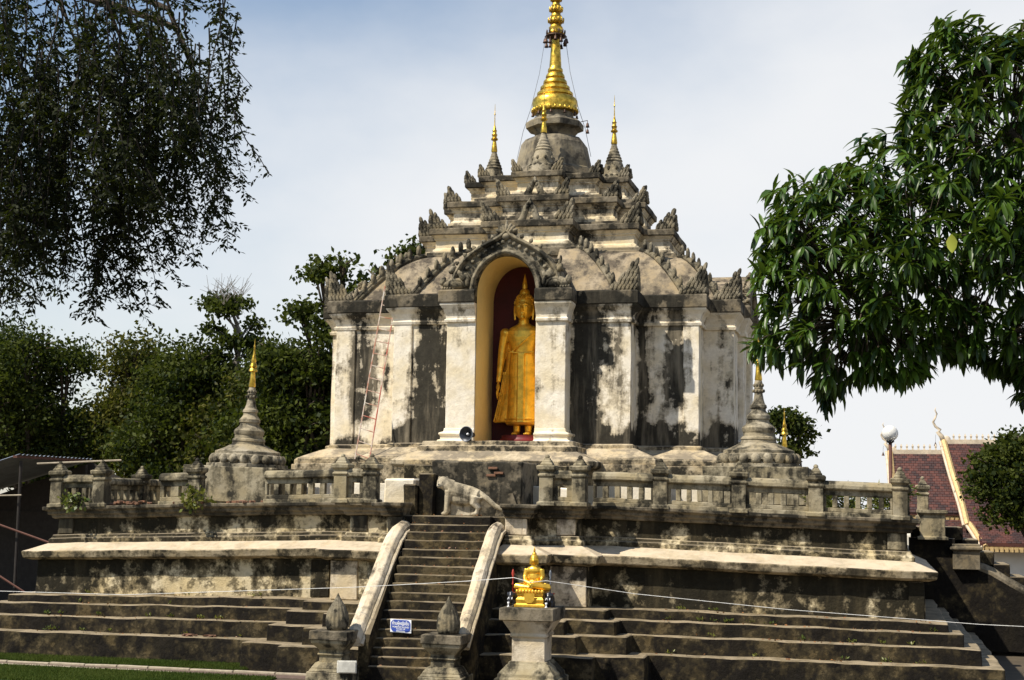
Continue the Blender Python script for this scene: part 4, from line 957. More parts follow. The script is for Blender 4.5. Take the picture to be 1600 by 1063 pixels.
# ------------------------------------------------------------------ plants
def leaf_quads(P, D, Sz, asp, droop=0.):
    """diamond leaves at P (N,3) along unit D with size Sz"""
    n_ = len(P); R_ = rng.normal(size=(n_, 3)); R_ /= np.linalg.norm(R_, axis=1)[:, None]
    Wd = np.cross(D, R_); Wd /= np.maximum(np.linalg.norm(Wd, axis=1)[:, None], 1e-6)
    s = Sz[:, None]; tip = P+D*s; mid = P+D*s*.45
    Nn = np.cross(D, Wd)
    a = mid+Wd*s*asp*.5+Nn*s*.06; b = mid-Wd*s*asp*.5+Nn*s*.06
    return np.stack([P, a, tip, b], 1).reshape(-1, 3), np.arange(n_*4).reshape(-1, 4)
def rdir(n_, down=0.):
    d = rng.normal(size=(n_, 3)); d[:, 2] -= down; return d/np.linalg.norm(d, axis=1)[:, None]
def crown_pts(blobs, n_, clump=.4, per=26, shell=.55):
    vol = np.array([b[3]*b[4]*b[5] for b in blobs])**.67; vol /= vol.sum()
    nc = max(4, n_//per); idx = rng.choice(len(blobs), nc, p=vol); B = np.array(blobs)[idx]
    d = rdir(nc); d[:, 2] = np.where(d[:, 2] < -.35, -d[:, 2]*.6, d[:, 2]); rad = rng.uniform(shell, 1.04, nc)[:, None]
    C_ = B[:, :3]+d*rad*B[:, 3:6]
    P = np.repeat(C_, per, 0)+rng.normal(size=(nc*per, 3))*clump*np.array([1, 1, .55]); return P
def tree(name, label, base_, blobs, n_, size, mat, bark=M_bark, asp=.55, group=None, clump=.42, trunk=.28, shell=.5, down=.25, cat='tree'):
    r = thing(name, label, cat, base_, group)
    b0_ = Vector(base_); top = Vector((sum(b[0] for b in blobs)/len(blobs), sum(b[1] for b in blobs)/len(blobs), min(b[2] for b in blobs)))
    m = MB(); fork = b0_.lerp(top, .6)+Vector((random.uniform(-.3, .3), 0, 0))
    m.tube([b0_-Vector((0, 0, .2)), b0_.lerp(fork, .5)+Vector((.12, .05, 0)), fork], [trunk*1.25, trunk*.9, trunk*.7], 9)
    m.build('trunk', bark, r, smooth=True)
    for b in blobs:
        c = Vector(b[:3]); mid = fork.lerp(c, .55)+Vector((random.uniform(-.5, .5), random.uniform(-.5, .5), random.uniform(-.1, .4)))
        l = MB(); l.tube([fork-Vector((0, 0, .3)), mid, c, c+Vector((random.uniform(-.5, .5), 0, b[5]*.6))], [trunk*.5, trunk*.32, trunk*.18, .03], 6)
        for k in range(4):
            e = c+Vector((random.uniform(-1, 1)*b[3], random.uniform(-1, 1)*b[4], random.uniform(-.2, 1)*b[5]))*.85
            l.tube([mid.lerp(c, random.random()), c.lerp(e, .55)+Vector((0, 0, .15)), e], [trunk*.16, .05, .018], 5)
        l.build('limb', bark, r, smooth=True)
    P = crown_pts(blobs, n_, clump, shell=shell); S_ = rng.uniform(.65, 1.3, len(P))*size
    V, Fq = leaf_quads(P, rdir(len(P), down), S_, asp); npmesh('crown', V, Fq, mat, r)
    return r
def mkblobs(cx, cy, z0, z1, w, n_, d=None):
    out_ = []
    for k in range(n_):
        f = (k+.5)/n_; zz = z0+(z1-z0)*(.15+.75*f); ww = w*(1-.55*abs(f-.4)**1.2)
        out_.append((cx+random.uniform(-.6, .6)*ww, cy+random.uniform(-.5, .5)*(d or w), zz, w*random.uniform(.38, .58), w*random.uniform(.38, .55), (z1-z0)*random.uniform(.17, .25)))
    return out_
grp = 'trees in the dark row behind the left terrace'
rows = [(-37, 24, 13.2, 4.2, L_bg, 'dark dense tree at the far left edge behind the shed roof'), (-31, 21, 13.0, 4.0, L_bg, 'dark broad tree with sunlit top behind the tin shed'), (-26, 23, 12.6, 4.0, L_bg2, 'olive tree with pale lit crown left of the hanging strand'), (-22.3, 19, 11.8, 3.6, L_bg, 'dense green tree above the broken balustrade gap'), (-18.2, 17, 10.4, 3.0, L_bg2, 'yellowish-green tree right behind the left pagoda'), (-14.2, 14, 11.6, 3.0, L_bg, 'dark leafy tree between left pagoda and shrine')]
for x, y, zt_, w, mt, lb in rows:
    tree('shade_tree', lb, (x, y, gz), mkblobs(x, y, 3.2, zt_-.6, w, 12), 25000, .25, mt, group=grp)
for k, (x, y, zt_, w) in enumerate(((-34, 28, 9, 4.5), (-24.5, 27, 9, 4.5), (-16, 24, 8, 4))):
    tree('shade_tree', ('low dark tree filling the gap behind the shed', 'low dark tree behind the row, left of the pagoda', 'low dark tree behind the row, right of the pagoda')[k], (x, y, gz), mkblobs(x, y, 1.0, zt_, w, 10), 9000, .42, L_bg, group=grp)
# open crowned tree with bare twigs above the left pagoda
ot = thing('open_tree', 'sparse tree with bare grey top twigs rising above the left pagoda', 'tree', (-19.6, 19, gz))
m = MB(); m.tube([(-19.6, 19, gz), (-19.4, 19, 6), (-19.7, 19, 10), (-19.4, 19, 12), (-20.1, 19, 13.6)], [.3, .24, .17, .12, .05], 8); m.build('trunk', M_barkp, ot, smooth=True)
m = MB(); blb = []
for k in range(12):
    z_ = 10.4+3.0*((k*7) % 12)/11; a = random.uniform(0, 6.28); q_ = 2.1-.42*(z_-10.4); e = Vector((-19.6+cos(a)*random.uniform(.4, 1)*q_, 19+sin(a)*1.2, z_+random.uniform(.2, 1.2)))
    m.tube([(-19.55, 19, z_-.3), ((-19.55+e.x)/2, (19+e.y)/2, z_+.3), e], [.07, .05, .02], 5); blb.append((e.x, e.y, e.z-.2, random.uniform(.3, .6), .5, random.uniform(.3, .5)))
    if e.z > 13:
        for j in range(7): m.tube([e, e+Vector((random.uniform(-.3, .3), 0, .35)), e+Vector((random.uniform(-.8, .8), random.uniform(-.3, .3), random.uniform(.5, 1.3)))], [.02, .014, .007], 4)
for j in range(26):
    s0 = Vector((-20.1+random.uniform(-.5, .5), 19, 13.2)); m.tube([s0, s0+Vector((random.uniform(-.4, .4), 0, .6)), s0+Vector((random.uniform(-1.2, 1.2), 0, random.uniform(.9, 1.9)))], [.025, .015, .007], 4)
m.build('limb', M_barkp, ot)
P = crown_pts(blb, 2500, .24, 12); V, Fq = leaf_quads(P, rdir(len(P), .3), rng.uniform(.2, .34, len(P)), .6); npmesh('crown', V, Fq, L_bg, ot)
# tree behind the shrine, left
tb = [(-13.0, 13, 13.9, .9, .9, .7), (-12.0, 13, 14.3, .8, .8, .5), (-11.3, 13.5, 12.9, .9, 1, .8), (-13.6, 12.6, 12.1, .7, .9, .7), (-12.2, 13, 11.2, 1.3, 1.3, 1.1), (-13.2, 12.8, 9.2, 1.3, 1.3, 1.2), (-9.4, 13.4, 14.6, .9, .9, .6), (-8.6, 13, 14.9, .8, .8, .5), (-10.4, 13, 13.6, .9, .9, .8), (-12.2, 13, 7.4, 1.7, 1.7, 1.5), (-13.2, 12.5, 5.4, 1.8, 1.7, 1.3), (-11.4, 13, 9.6, 1.4, 1.4, 1.3), (-14.6, 12.4, 10.0, .7, .7, .6), (-12.5, 12, 3.4, 2., 1.6, 1.2)]
tree('leafy_tree', 'tall loose-leaved tree rising behind the left side of the shrine', (-12, 14, gz), tb, 9000, .27, L_bg, asp=.7, clump=.34, trunk=.3, shell=.25, down=.5)
# small tree at right
tree('small_tree', 'small round green tree behind the right corner pagoda', (6.9, 18, gz), [(6.4, 18, 7.7, .85, .8, .7), (7.1, 18, 7.4, .7, .8, .8), (6.9, 18, 6.6, .8, .8, .6), (6.2, 18, 6.4, .7, .7, .6), (6.7, 18, 5.4, .7, .7, .8), (7.0, 18, 4.6, .6, .6, .6)], 3400, .22, L_bg, asp=.7, clump=.24, trunk=.16, shell=.3)
# clipped round tree right edge
tree('round_tree', 'dense dark clipped round tree in front of the red-roofed hall', (17.3, 7.4, gz), [(15.1, 7.4, 5.0, 1.7, 1.6, 1.6), (14.4, 7.3, 4.6, 1.15, 1.3, 1.15), (15.8, 7.6, 5.6, 1.5, 1.3, 1.35), (14.7, 7.4, 5.8, 1.0, 1.1, .8), (16.2, 7.5, 4.3, 1.3, 1.3, 1.1), (14.6, 7.2, 3.9, .8, .9, .65), (15.5, 7.2, 3.75, .9, .9, .6), (17.2, 7.8, 5.4, 1.5, 1.3, 1.6), (14.1, 7.3, 5.3, .6, .7, .5), (15.2, 7.5, 6.5, .7, .7, .4), (16.6, 7.4, 3.9, 1., 1., .6)], 21000, .16, L_bg, asp=.7, clump=.19, trunk=.2, shell=.66, down=.1)
# weeds on the terrace edge
def weed(x, y, z, n_, w, h, label, mat=L_weed):
    r = thing('weed_plant', label, 'plant', (x, y, z)); m = MB(); P = []
    for k in range(8):
        e = Vector((x+random.uniform(-w, w), y+random.uniform(-.25, .05), z+random.uniform(-.25, 1)*h)); m.tube([(x, y, z), (x*.5+e.x*.5, y*.5+e.y*.5-.05, max(z, e.z)+.08), e], [.014, .011, .006], 4)
        P.append(e)
    m.build('stem', M_bark, r); P = np.array([tuple(random.choice(P)) for _ in range(n_)])+rng.normal(size=(n_, 3))*[.10, .07, .08]
    V, Fq = leaf_quads(P, rdir(n_, .5), rng.uniform(.09, .17, n_), .6); npmesh('leaves', V, Fq, mat, r)
weed(-10.3, -11.22, 3.94, 150, .32, .22, 'small green weed sprouting below the far left balustrade post')
weed(-6.75, -11.25, 4.06, 230, .30, .42, 'yellow-green weed bush growing on the ledge beside the left pagoda')
# palm behind the right balusters
pl = thing('palm_plant', 'green palm fronds seen through the openings of the rightmost balustrade bay', 'plant', (10, -8.6, 4.12))
P = []; D = []
for k in range(48):
    a = random.uniform(0, 6.28); x, y = 9.85+random.uniform(-1.1, 1.1), -9.0+random.uniform(-.5, .9); L = random.uniform(.5, .8)
    pts = [Vector((x, y, 4.12)), Vector((x+cos(a)*L*.4, y+sin(a)*L*.4, 4.12+L*.65)), Vector((x+cos(a)*L, y+sin(a)*L, 4.12+L*.72))]
    MB().tube(pts, [.012, .01, .005], 4).build('frond_stem', L_weed, pl)
    for j in range(26):
        f = j/26; p = pts[0].lerp(pts[1], f*2) if f < .5 else pts[1].lerp(pts[2], f*2-1); P.append(tuple(p)); D.append((random.gauss(0, 1), random.gauss(0, 1), random.uniform(-.5, .5)))
P = np.array(P); D = np.array(D); D /= np.linalg.norm(D, axis=1)[:, None]
V, Fq = leaf_quads(P, D, rng.uniform(.2, .34, len(P)), .17); npmesh('fronds', V, Fq, L_weed, pl)

# fallen leaves on the stairs
n_ = 120; i_ = rng.integers(0, NS, n_); P = np.stack([rng.uniform(-.65, 1.2, n_), y0s+i_*tread+rng.uniform(.01, tread*.8, n_), gz+(i_+1)*rise+.008], 1)
D = rng.normal(size=(n_, 3)); D[:, 2] = .1; D /= np.linalg.norm(D, axis=1)[:, None]
V, Fq = leaf_quads(P, D, rng.uniform(.04, .09, n_), .6); npmesh('fallen_leaves', V, Fq, L_dry, kind='stuff')

def litter(n_, xa, xb, rowsz, nm):
    k_ = rng.integers(0, len(rowsz), n_); y_ = np.array([r_[0] for r_ in rowsz])[k_]; z_ = np.array([r_[1] for r_ in rowsz])[k_]; d_ = np.array([r_[2] for r_ in rowsz])[k_]
    P = np.stack([rng.uniform(xa, xb, n_), y_+rng.uniform(.05, .95, n_)**1.5*d_, z_+.012], 1)
    for q_ in range(n_): P[q_, 2] = sag(Vector(P[q_]))
    D = rng.normal(size=(n_, 3)); D[:, 2] = .12; D /= np.linalg.norm(D, axis=1)[:, None]
    V, Fq = leaf_quads(P, D, rng.uniform(.03, .085, n_), .6); npmesh(nm, V, Fq, L_dry, kind='stuff')
SR = [(-12.95, .78, .42), (-12.5, 1.18, .32), (-12.15, 1.5, .28), (-11.85, 1.72, .4)]
litter(130, 5.4, 11.5, SR, 'fallen_leaves'); litter(110, -10.5, -4.5, SR, 'fallen_leaves')
# small weeds rooted in the joints of the steps
P = []
for k in range(46):
    r_ = random.choice(SR); x_ = random.choice((random.uniform(-11, -4.6), random.uniform(5.5, 11.5))); z_ = sag(Vector((x_, 0, r_[1])))
    for j in range(random.randint(5, 16)): P.append((x_+random.gauss(0, .05), r_[0]+r_[2]*.93+random.gauss(0, .02), z_+.01+random.random()*.06))
P = np.array(P); D = rng.normal(size=P.shape); D[:, 2] = abs(D[:, 2])+.5; D /= np.linalg.norm(D, axis=1)[:, None]
V, Fq = leaf_quads(P, D, rng.uniform(.04, .10, len(P)), .45); npmesh('joint_weeds', V, Fq, L_weed, kind='stuff')

# ------------------------------------------------------------------ hanging tree, upper left
ht = thing('hanging_tree', 'large dark feathery tree drooping its thin leafy branches from the upper left', 'tree', (-8.5, -30, gz))
trk = MB(); trk.tube([(-8.5, -30, gz-.2), (-8.2, -30, 4), (-7.6, -30, 8), (-6.2, -30, 11)], [.5, .42, .36, .28], 10); trk.build('trunk', M_bark, ht, smooth=True)
def fx(p): return -1.55+p*.00865
def fzz(p): return 10.75-p*.00843
limbs = []
for k in range(16):
    s0 = Vector((-6.6+random.uniform(-.4, .4), -30+random.uniform(-.8, .8), 9.6+random.random()*1.4)); ex = random.uniform(-1.6, 1.6); ey = -30+random.uniform(-1.8, 1.8); ez = 11.3+random.uniform(-.8, 1.0)-.22*max(0, ex)
    pts = [s0, s0.lerp(Vector((ex, ey, ez+1)), .5)+Vector((0, 0, 1.2)), Vector((ex, ey, ez)), Vector((ex+.4, ey, ez-.9))]
    MB().tube(pts, [.12, .08, .04, .014], 6).build('limb', M_bark, ht, smooth=True); limbs.append(pts)
bot = [(0, 487), (30, 500), (60, 492), (85, 455), (105, 400), (130, 395), (165, 462), (180, 400), (200, 430), (225, 512), (248, 505), (270, 470), (290, 440), (320, 425), (350, 398), (380, 380), (405, 352), (418, 262), (424, 30)]
def botz(px): return np.interp(px, [a for a, _ in bot], [b for _, b in bot])
LP = []; LD = []; tw = MB()
def strand(x, y, zt_, zb, dens=1., sway=None):
    n_ = max(4, int((zt_-zb)/.22)); sw = sway if sway is not None else random.uniform(-.35, .62)
    pts = []; ph = random.uniform(0, 6)
    for i in range(n_+1):
        f = i/n_; pts.append(Vector((x+sw*(f**1.4)+.09*sin(ph+f*6)*f, y+.12*sin(ph*2+f*5), zt_+(zb-zt_)*f)))
    tw.tube(pts, [.011*(1-f_/(n_+1))+.003 for f_ in range(n_+1)], 3)
    for i in range(n_):
        for j in range(int(3*dens+random.random())):
            p = pts[i].lerp(pts[i+1], random.random()); a = random.uniform(0, 6.28); L = random.uniform(.10, .30); d = Vector((cos(a)*.8, sin(a)*.8, random.uniform(-1., -.1))).normalized()
            for q_ in range(int(L/.030)):
                c = p+d*(q_*.030+.02)+Vector((0, 0, -.25*(q_*.030)**2)); sd = 1 if q_ % 2 else -1
                side = d.cross(Vector((random.gauss(0, .4), random.gauss(0, .4), 1))).normalized()*sd
                LP.append(tuple(c)); LD.append(tuple((side+d*.7+Vector((0, 0, -.35))).normalized()))
R2 = random.Random(11); bun = [-10, 15, 40, 72, 112, 150, 168, 205, 232, 256, 262, 290, 318, 336, 352, 372, 388, 402, 410]
for k in range(225):
    px = R2.choice(bun)+R2.gauss(0, 15)
    if not -30 < px < 424: continue
    y = -30+R2.uniform(-1.7, 1.7); B_ = botz(px); zb = fzz(B_)+abs(R2.gauss(0, .5))*(.6 if px > 20 else .3)
    if R2.random() < .4: zb += R2.uniform(.3, 1.9)
    zt_ = min(11.3, zb+R2.uniform(.8, 2.6))
    if px > 300: zt_ = min(zt_, fzz(40)+.5)
    # sparser low curtain at the far left
    lowleft = px < 190 and zb < fzz(330)
    strand(fx(px)-.20, y, zt_, zb, .8 if lowleft else 1.5)
for k in range(44):   # thick upper mass
    px = R2.choice(bun[:12])+R2.gauss(0, 14); y = -30+R2.uniform(-1.7, 1.7); zt_ = R2.uniform(9.4, 11.4); zb = max(zt_-R2.uniform(.8, 1.7), fzz(250)); strand(fx(px), y, zt_, zb, 1.5)
for px in (12, 28, 44, 58, 70, 160, 168, 205, 214, 222, 230, 238, 246, 252, 268, 288, 318, 350, 384, 404, 416, 420):
    strand(fx(px)-.1, -30+R2.uniform(-1, 1), fzz(botz(px)-R2.uniform(120, 260)), fzz(botz(px)-R2.uniform(0, 22)), 1.25, R2.uniform(.02, .2))
strand(fx(320), -30, fzz(4), fzz(22), 1.3, .85); strand(fx(310), -30, fzz(-8), fzz(40), 1.2, .8)
tw.build('twigs', M_twig, ht)
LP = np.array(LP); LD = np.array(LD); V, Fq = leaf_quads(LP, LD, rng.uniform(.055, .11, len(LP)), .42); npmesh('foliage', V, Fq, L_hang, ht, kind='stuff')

# ------------------------------------------------------------------ mango tree, right
mg = thing('mango_tree', 'big mango tree branch of long glossy green leaves reaching in from the right', 'tree', (17.5, -24, gz))
MB().tube([(17.5, -24, gz-.2), (17.3, -24, 3), (16.4, -24, 6.2), (15.2, -24, 8)], [.5, .42, .34, .25], 10).build('trunk', M_bark, mg, smooth=True)
poly = [(1472, 28), (1500, 35), (1540, 42), (1620, 28), (1780, 60), (1780, 640), (1600, 650), (1580, 620), (1560, 575), (1470, 560), (1440, 590), (1400, 600), (1350, 590), (1320, 620), (1285, 640), (1260, 590), (1215, 575), (1170, 560), (1160, 530), (1185, 480), (1172, 420), (1178, 370), (1195, 315), (1190, 290), (1240, 268), (1300, 262), (1325, 235), (1350, 208), (1395, 200), (1410, 130), (1405, 95), (1440, 60)]
MY = -24.0
def un(px, py, Yp):
    d = _fw*F+_r*(px-800)-_u*(py-531.5); t_ = (Yp-CP.y)/d.y; return CP+d*t_
pw = [(un(a, b, MY).x, un(a, b, MY).z) for a, b in poly]
def inside(x, z):
    c = False; n_ = len(pw); j = n_-1
    for i in range(n_):
        if (pw[i][1] > z) != (pw[j][1] > z) and x < (pw[j][0]-pw[i][0])*(z-pw[i][1])/(pw[j][1]-pw[i][1])+pw[i][0]: c = not c
        j = i
    return c
def edged(x, z):
    return min(math.hypot(x-(a+(c-a)*max(0, min(1, ((x-a)*(c-a)+(z-b)*(d-b))/max(1e-9, (c-a)**2+(d-b)**2)))), z-(b+(d-b)*max(0, min(1, ((x-a)*(c-a)+(z-b)*(d-b))/max(1e-9, (c-a)**2+(d-b)**2))))) for (a, b), (c, d) in zip(pw, pw[1:]+pw[:1]))
def blade(L, w, bend):
    vs = []; fs = []; st_ = [(0, .06), (.15, .55), (.4, 1), (.7, .8), (.9, .35), (1, .02)]
    for f, ww in st_:
        zc = -bend*f*f*L; hw_ = w*.5*ww
        vs += [(-hw_, f*L, zc+hw_*.45), (0, f*L, zc), (hw_, f*L, zc+hw_*.45)]
    for i in range(len(st_)-1):
        k = i*3; fs += [(k, k+1, k+4, k+3), (k+1, k+2, k+5, k+4)]
    return vs, fs
protos = []
for k in range(5):
    vs, fs = blade(1, .22+.02*k, .12+.09*k); me = bpy.data.meshes.new('leaf'); me.from_pydata(vs, [], fs); me.materials.append(L_mango); me.shade_smooth(); protos.append((me, np.array(vs)))
fq = np.array(blade(1, .2, .1)[1])
R3 = random.Random(21); mats = []
twm = MB(); hub = [Vector((15.2, -24, 8)), Vector((13.5, -24.3, 8.6)), Vector((12.2, -23.8, 8.0)), Vector((12.3, -24.2, 9.8)), Vector((10.9, -24, 7.9)), Vector((13.2, -24, 7.0)), Vector((10.2, -24.1, 7.2))]
for a, b_ in ((0, 1), (1, 2), (1, 3), (2, 4), (0, 5), (4, 6)): twm.tube([hub[a], hub[a].lerp(hub[b_], .5)+Vector((0, .1, -.12)), hub[b_]], [.13-.012*b_, .10-.011*b_, .075-.009*b_], 7)
xs_ = [p[0] for p in pw]; zs_ = [p[1] for p in pw]; cnt = 0
while cnt < 1750:
    x = R3.uniform(min(xs_), max(xs_)); z = R3.uniform(min(zs_), max(zs_))
    if not inside(x, z): continue
    ed_ = edged(x, z)
    if ed_ < .10 or (x > 13.2 and R3.random() < .6): continue
    dep = min(1.7, .35+1.1*ed_); y = MY+R3.uniform(-1, 1)*dep
    cnt += 1; c = Vector((x, y, z))
    hb = min(hub, key=lambda q_: (q_-c).length)
    if cnt % 2 == 0: twm.tube([hb.lerp(c, .45)+Vector((0, .1, -.05)), hb.lerp(c, .75)+Vector((0, 0, .06)), c], [.014, .010, .006], 4)
    od = (c-hb); od.z += .25; od.y *= 1.2
    if od.length < .01: od = Vector((-1, 0, .2))
    od.normalize()
    for j in range(R3.randint(8, 12)):
        a = j*2.4+R3.uniform(-.3, .3); s1 = od.cross(Vector((0, 0, 1)));
        if s1.length < .05: s1 = Vector((1, 0, 0))
        s1.normalize(); s2 = od.cross(s1)
        d = (od*R3.uniform(.15, .9)+(s1*cos(a)+s2*sin(a))*.85+Vector((0, 0, -.55))).normalized()
        rt = d.cross(Vector((0, 0, 1)));
        if rt.length < .08: rt = Vector((R3.uniform(-1, 1), R3.uniform(-1, 1), 0))
        rt.normalize(); upv = rt.cross(d); rt = (rt+upv*R3.uniform(-.5, .5)).normalized(); upv = rt.cross(d)
        L = R3.choice((R3.uniform(.12, .22), R3.uniform(.2, .36), R3.uniform(.22, .34)))
        mats.append((y, Matrix(((rt.x*L, d.x*L, upv.x*L, c.x), (rt.y*L, d.y*L, upv.y*L, c.y), (rt.z*L, d.z*L, upv.z*L, c.z), (0, 0, 0, 1))), R3.randrange(5)))
twm.build('branches', M_bark, mg, smooth=True)
mats.sort(key=lambda q_: q_[0]); og = ORG[mg]
front = [m_ for m_ in mats if m_[1].translation.x < 12.9][:300]; fset = set(id(m_) for m_ in front)
for y, M_, v in front:
    o = bpy.data.objects.new('leaf', protos[v][0]); COL.objects.link(o); o.parent = mg; M2 = M_.copy(); M2.translation = M_.translation-og; o.matrix_local = M2
Vs = []; Fs = []; nb_ = 0
for m_ in mats:
    if id(m_) in fset: continue
    A_ = np.array(m_[1]); v = protos[m_[2]][1] @ A_[:3, :3].T+A_[:3, 3]; Vs.append(v); Fs.append(fq+nb_); nb_ += len(v)
npmesh('foliage', np.concatenate(Vs), np.concatenate(Fs), L_mango, mg, kind='stuff')
yl = un(1487, 366, -26.3); me = protos[1][0].copy(); me.materials.clear(); me.materials.append(L_mangoy)
o = bpy.data.objects.new('leaf', me); COL.objects.link(o); o.parent = mg; o.matrix_local = Matrix.Translation(yl-og) @ Matrix.Rotation(-1.45, 4, 'X') @ Matrix.Scale(.26, 4) @ Matrix.Scale(2.4, 4, (1, 0, 0)); o['label'] = 'bright yellow-green leaf'

# ------------------------------------------------------------------ hall at right, lamp, shed
hall = thing('temple_hall', 'white temple hall with tiered dark red tile roofs and curled gable finials', 'building', (16, 26, gz))
def roof_slope(x0, x1, yr, zr, ye, ze, name='roof', x0e=None):
    """front slope from the ridge (yr,zr) to the eave (ye,ze): deck, rows of overlapping tiles"""
    x0e = x0 if x0e is None else x0e
    dk = MB().loft([[(x0, yr, zr), (x1, yr, zr), (x1, ye, ze), (x0e, ye, ze)], [(x0, yr, zr-.12), (x1, yr, zr-.12), (x1, ye, ze-.12), (x0e, ye, ze-.12)]][::-1]).build(name, M_tile, hall)
    L = math.hypot(yr-ye, zr-ze); rows_ = int(L/.17); dy, dz = (ye-yr)/L, (ze-zr)/L; nx, nz_ = dz*-1, dy
    V = []; Fq = []
    rt = random.Random(4)
    for i in range(rows_):
        s = i*.17; xa = x0+(x0e-x0)*(s/L); x = xa+(.10 if i % 2 else 0)
        while x < x1-.05:
            h0 = .035+rt.uniform(0, .02); p0 = (yr+dy*s, zr+dz*s); p1 = (yr+dy*(s+.19), zr+dz*(s+.19)); w_ = .185
            k = len(V); V += [(x, p0[0], p0[1]+.012), (x+w_, p0[0], p0[1]+.012), (x+w_, p1[0]-.02, p1[1]+h0+.025), (x, p1[0]-.02, p1[1]+h0+.025), (x, p1[0]-.02, p1[1]), (x+w_, p1[0]-.02, p1[1])]
            Fq += [(k+3, k+2, k+1, k), (k+3, k+4, k+5, k+2)]; x += .2
    npmesh('tiles', np.array(V), np.array(Fq), M_tile, dk, kind='stuff')
    return dk
roof_slope(11.05, 16, 25.0, 6.75, 22.2, 4.02)
roof_slope(11.9, 16.4, 22.4, 3.72, 20.8, 2.85); roof_slope(14.05, 15.3, 21.2, 2.78, 20.4, 2.3)
roof_slope(13.5, 22, 25.4, 7.25, 21.0, 3.4, x0e=14.3); roof_slope(14.6, 22, 21.2, 3.5, 19.6, 2.75)
MB().box(11.6, 22.3, 3.72, 14.1, 22.38, 4.0).build('fascia', M_vgold, hall); MB().box(12.0, 20.85, 2.62, 14.5, 20.92, 2.84).build('fascia', M_vgold, hall); MB().box(14.6, 19.62, 2.5, 22, 19.7, 2.74).build('fascia', M_vgold, hall)
for k in range(34): MB().box(14.62+k*.2, 19.58, 2.40, 14.76+k*.2, 19.61, 2.60, 0, 0).build('fascia_tooth', M_vgold, hall)
for k in range(12): MB().box(11.75+k*.2, 22.25, 3.62, 11.89+k*.2, 22.29, 3.82).build('fascia_tooth', M_vgold, hall)
MB().box(14.9, 20.2, gz-.1, 22, 27, 2.7).build('wall', M_vwall, hall); MB().box(11.4, 21.2, gz-.1, 14.85, 27, 3.0).build('wall', M_vwall, hall); MB().box(12.2, 23.5, 2.9, 22, 26, 4.6).build('wall', M_vwall, hall)
MB().box(11.05, 24.9, 6.72, 13.6, 25.15, 6.92).build('ridge', M_vwhite, hall); MB().box(13.5, 25.3, 7.22, 22, 25.55, 7.42).build('ridge', M_vwhite, hall)
for (xa, xb, y, z) in ((11.25, 13.5, 25.0, 6.9), (13.9, 22, 25.4, 7.4)):
    x = xa
    while x < xb:
        MB().loft([sq((x, y), z+q, h_) for q, h_ in ((0, .05), (.10, .035), (.18, .055), (.30, .008))]).build('ridge_spike', M_vwhite, hall); x += .26
def barge(pts): # serrated gable board
    MB().tube(pts, .13, 6).build('bargeboard', M_vgold, hall)
    MB().tube([(a-.16, b-.02, c-.03) for a, b, c in pts], .07, 6).build('bargeboard', M_vwhite, hall)
barge([(13.45, 25.35, 7.35), (13.75, 23.6, 5.75), (14.05, 22.2, 4.45), (14.2, 21.1, 3.5)]); barge([(14.3, 21.2, 3.55), (14.65, 20.2, 2.9), (14.85, 19.6, 2.6)]); barge([(11.0, 25.0, 6.85), (11.1, 23.4, 5.2), (11.2, 22.2, 4.05)])
def chofa(x, y, z, s):
    pts = [(0, 0), (-.12, .28), (-.30, .50), (-.18, .62), (-.42, .80), (-.55, 1.05), (-.42, 1.30), (-.34, 1.50), (-.44, 1.72), (-.40, 1.86)]
    MB().tube([(x+a*s, y, z+b_*s) for a, b_ in pts], [.16*s, .14*s, .12*s, .09*s, .075*s, .065*s, .055*s, .045*s, .035*s, .012*s], 8).build('gable_finial', M_vwhite, hall, smooth=True)
    q = MB(); q.ell((x+.15*s, y, z+.1*s), (.22*s, .1*s, .2*s)); q.build('finial_scroll', M_vwhite, hall, smooth=True)
    MB().tube([(x-.42*s, y, z+.35*s), (x-.44*s, y, z-.05*s)], .008, 4).build('chime_wire', M_bell, hall)
    q = MB().lathe([(.01, 0), (.05, -.12), (.07, -.18), (.01, -.16)][::-1], 8, (x-.44*s, y, z-.05*s)); q.build('chime', M_bell, hall)
chofa(13.45, 25.4, 7.35, .85); chofa(11.0, 25.0, 6.85, .72)
lp = thing('lamp_post', 'tall brown lamp post with a round frosted glass globe beside the red roof', 'street lamp', (10.95, 18.7, gz))
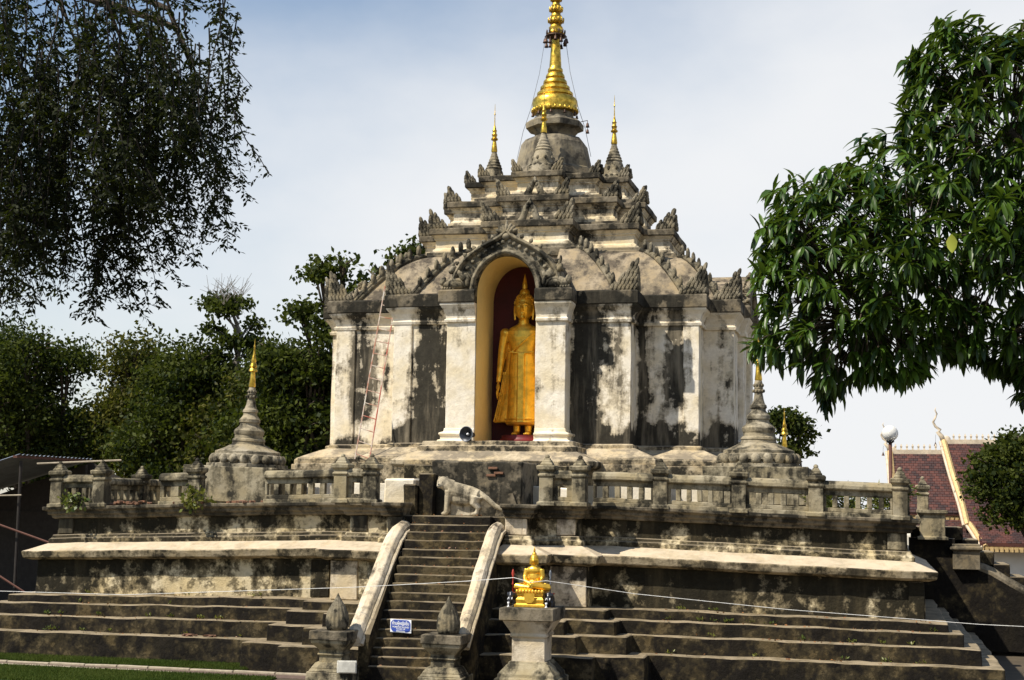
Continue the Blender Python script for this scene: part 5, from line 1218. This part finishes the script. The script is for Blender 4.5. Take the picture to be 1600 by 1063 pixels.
MB().tube([(10.95, 18.7, gz-.1), (10.95, 18.7, 7.0)], [.09, .075], 10).build('pole', M_pole, lp, smooth=True)
MB().lathe([(.08, 6.95), (.16, 7.0), (.18, 7.06), (.13, 7.08)], 14, (10.95, 18.7, 0)).build('collar', M_dark, lp, smooth=True)
MB().ell((10.95, 18.7, 7.38), (.34, .34, .34), 24, 14).build('globe', M_globe, lp, smooth=True)
MB().lathe([(.05, 7.08), (.06, 7.25), (.08, 7.32), (.06, 7.45), (.02, 7.5)], 10, (10.95, 18.7, 0)).build('bulb', M_signw, lp, smooth=True)
shed = thing('shed', 'dark open shed with a grey corrugated tin roof at the left edge', 'shed', (-18, 0, gz))
V = []; Fq = []; nn_ = 90
for i in range(nn_+1):
    y = -3.2+4.8*i/nn_; zz = .03*sin(i*1.3)
    V += [(-23.5, y, 3.6+zz), (-17.15, y, 5.52+zz)]
for i in range(nn_): k = i*2; Fq.append((k, k+1, k+3, k+2))
npmesh('tin_roof', np.array(V), np.array(Fq), M_tin, shed)
MB().box(-17.35, -3.25, 5.40, -17.2, 1.6, 5.48).build('roof_beam', M_pole, shed)
MB().box(-23, 1.4, gz-.05, -12.6, 1.6, 3.6).build('back_wall', M_tarp, shed); MB().add([(-23, 1.5, 3.5), (-12.8, 1.5, 3.4), (-17.15, 1.5, 5.4)], [(0, 1, 2)]).build('gable_boards', M_tarp, shed)
for x, y in ((-17.2, -3.0), (-22.5, -3.0), (-13.2, -2.6), (-17.2, 1.2)): MB().tube([(x, y, gz-.1), (x, y, 5.3 if x == -17.2 else 3.7)], .05, 8).build('shed_post', M_tarp, shed)
MB().tube([(-18.7, -3.3, 3.5), (-12.9, -3.1, 1.75)], .035, 6).build('brace', M_pole, shed); MB().tube([(-19.5, -3.2, 2.5), (-15.3, -3.2, .3)], .035, 6).build('brace', M_pole, shed)
MB().tube([(-16.6, -3.0, 5.22), (-13.6, -2.9, 5.36)], .03, 6).build('purlin', M_kerb, shed); MB().tube([(-19.4, -3.2, 4.1), (-17.0, -3.2, 4.18)], .025, 6).build('purlin', M_kerb, shed)
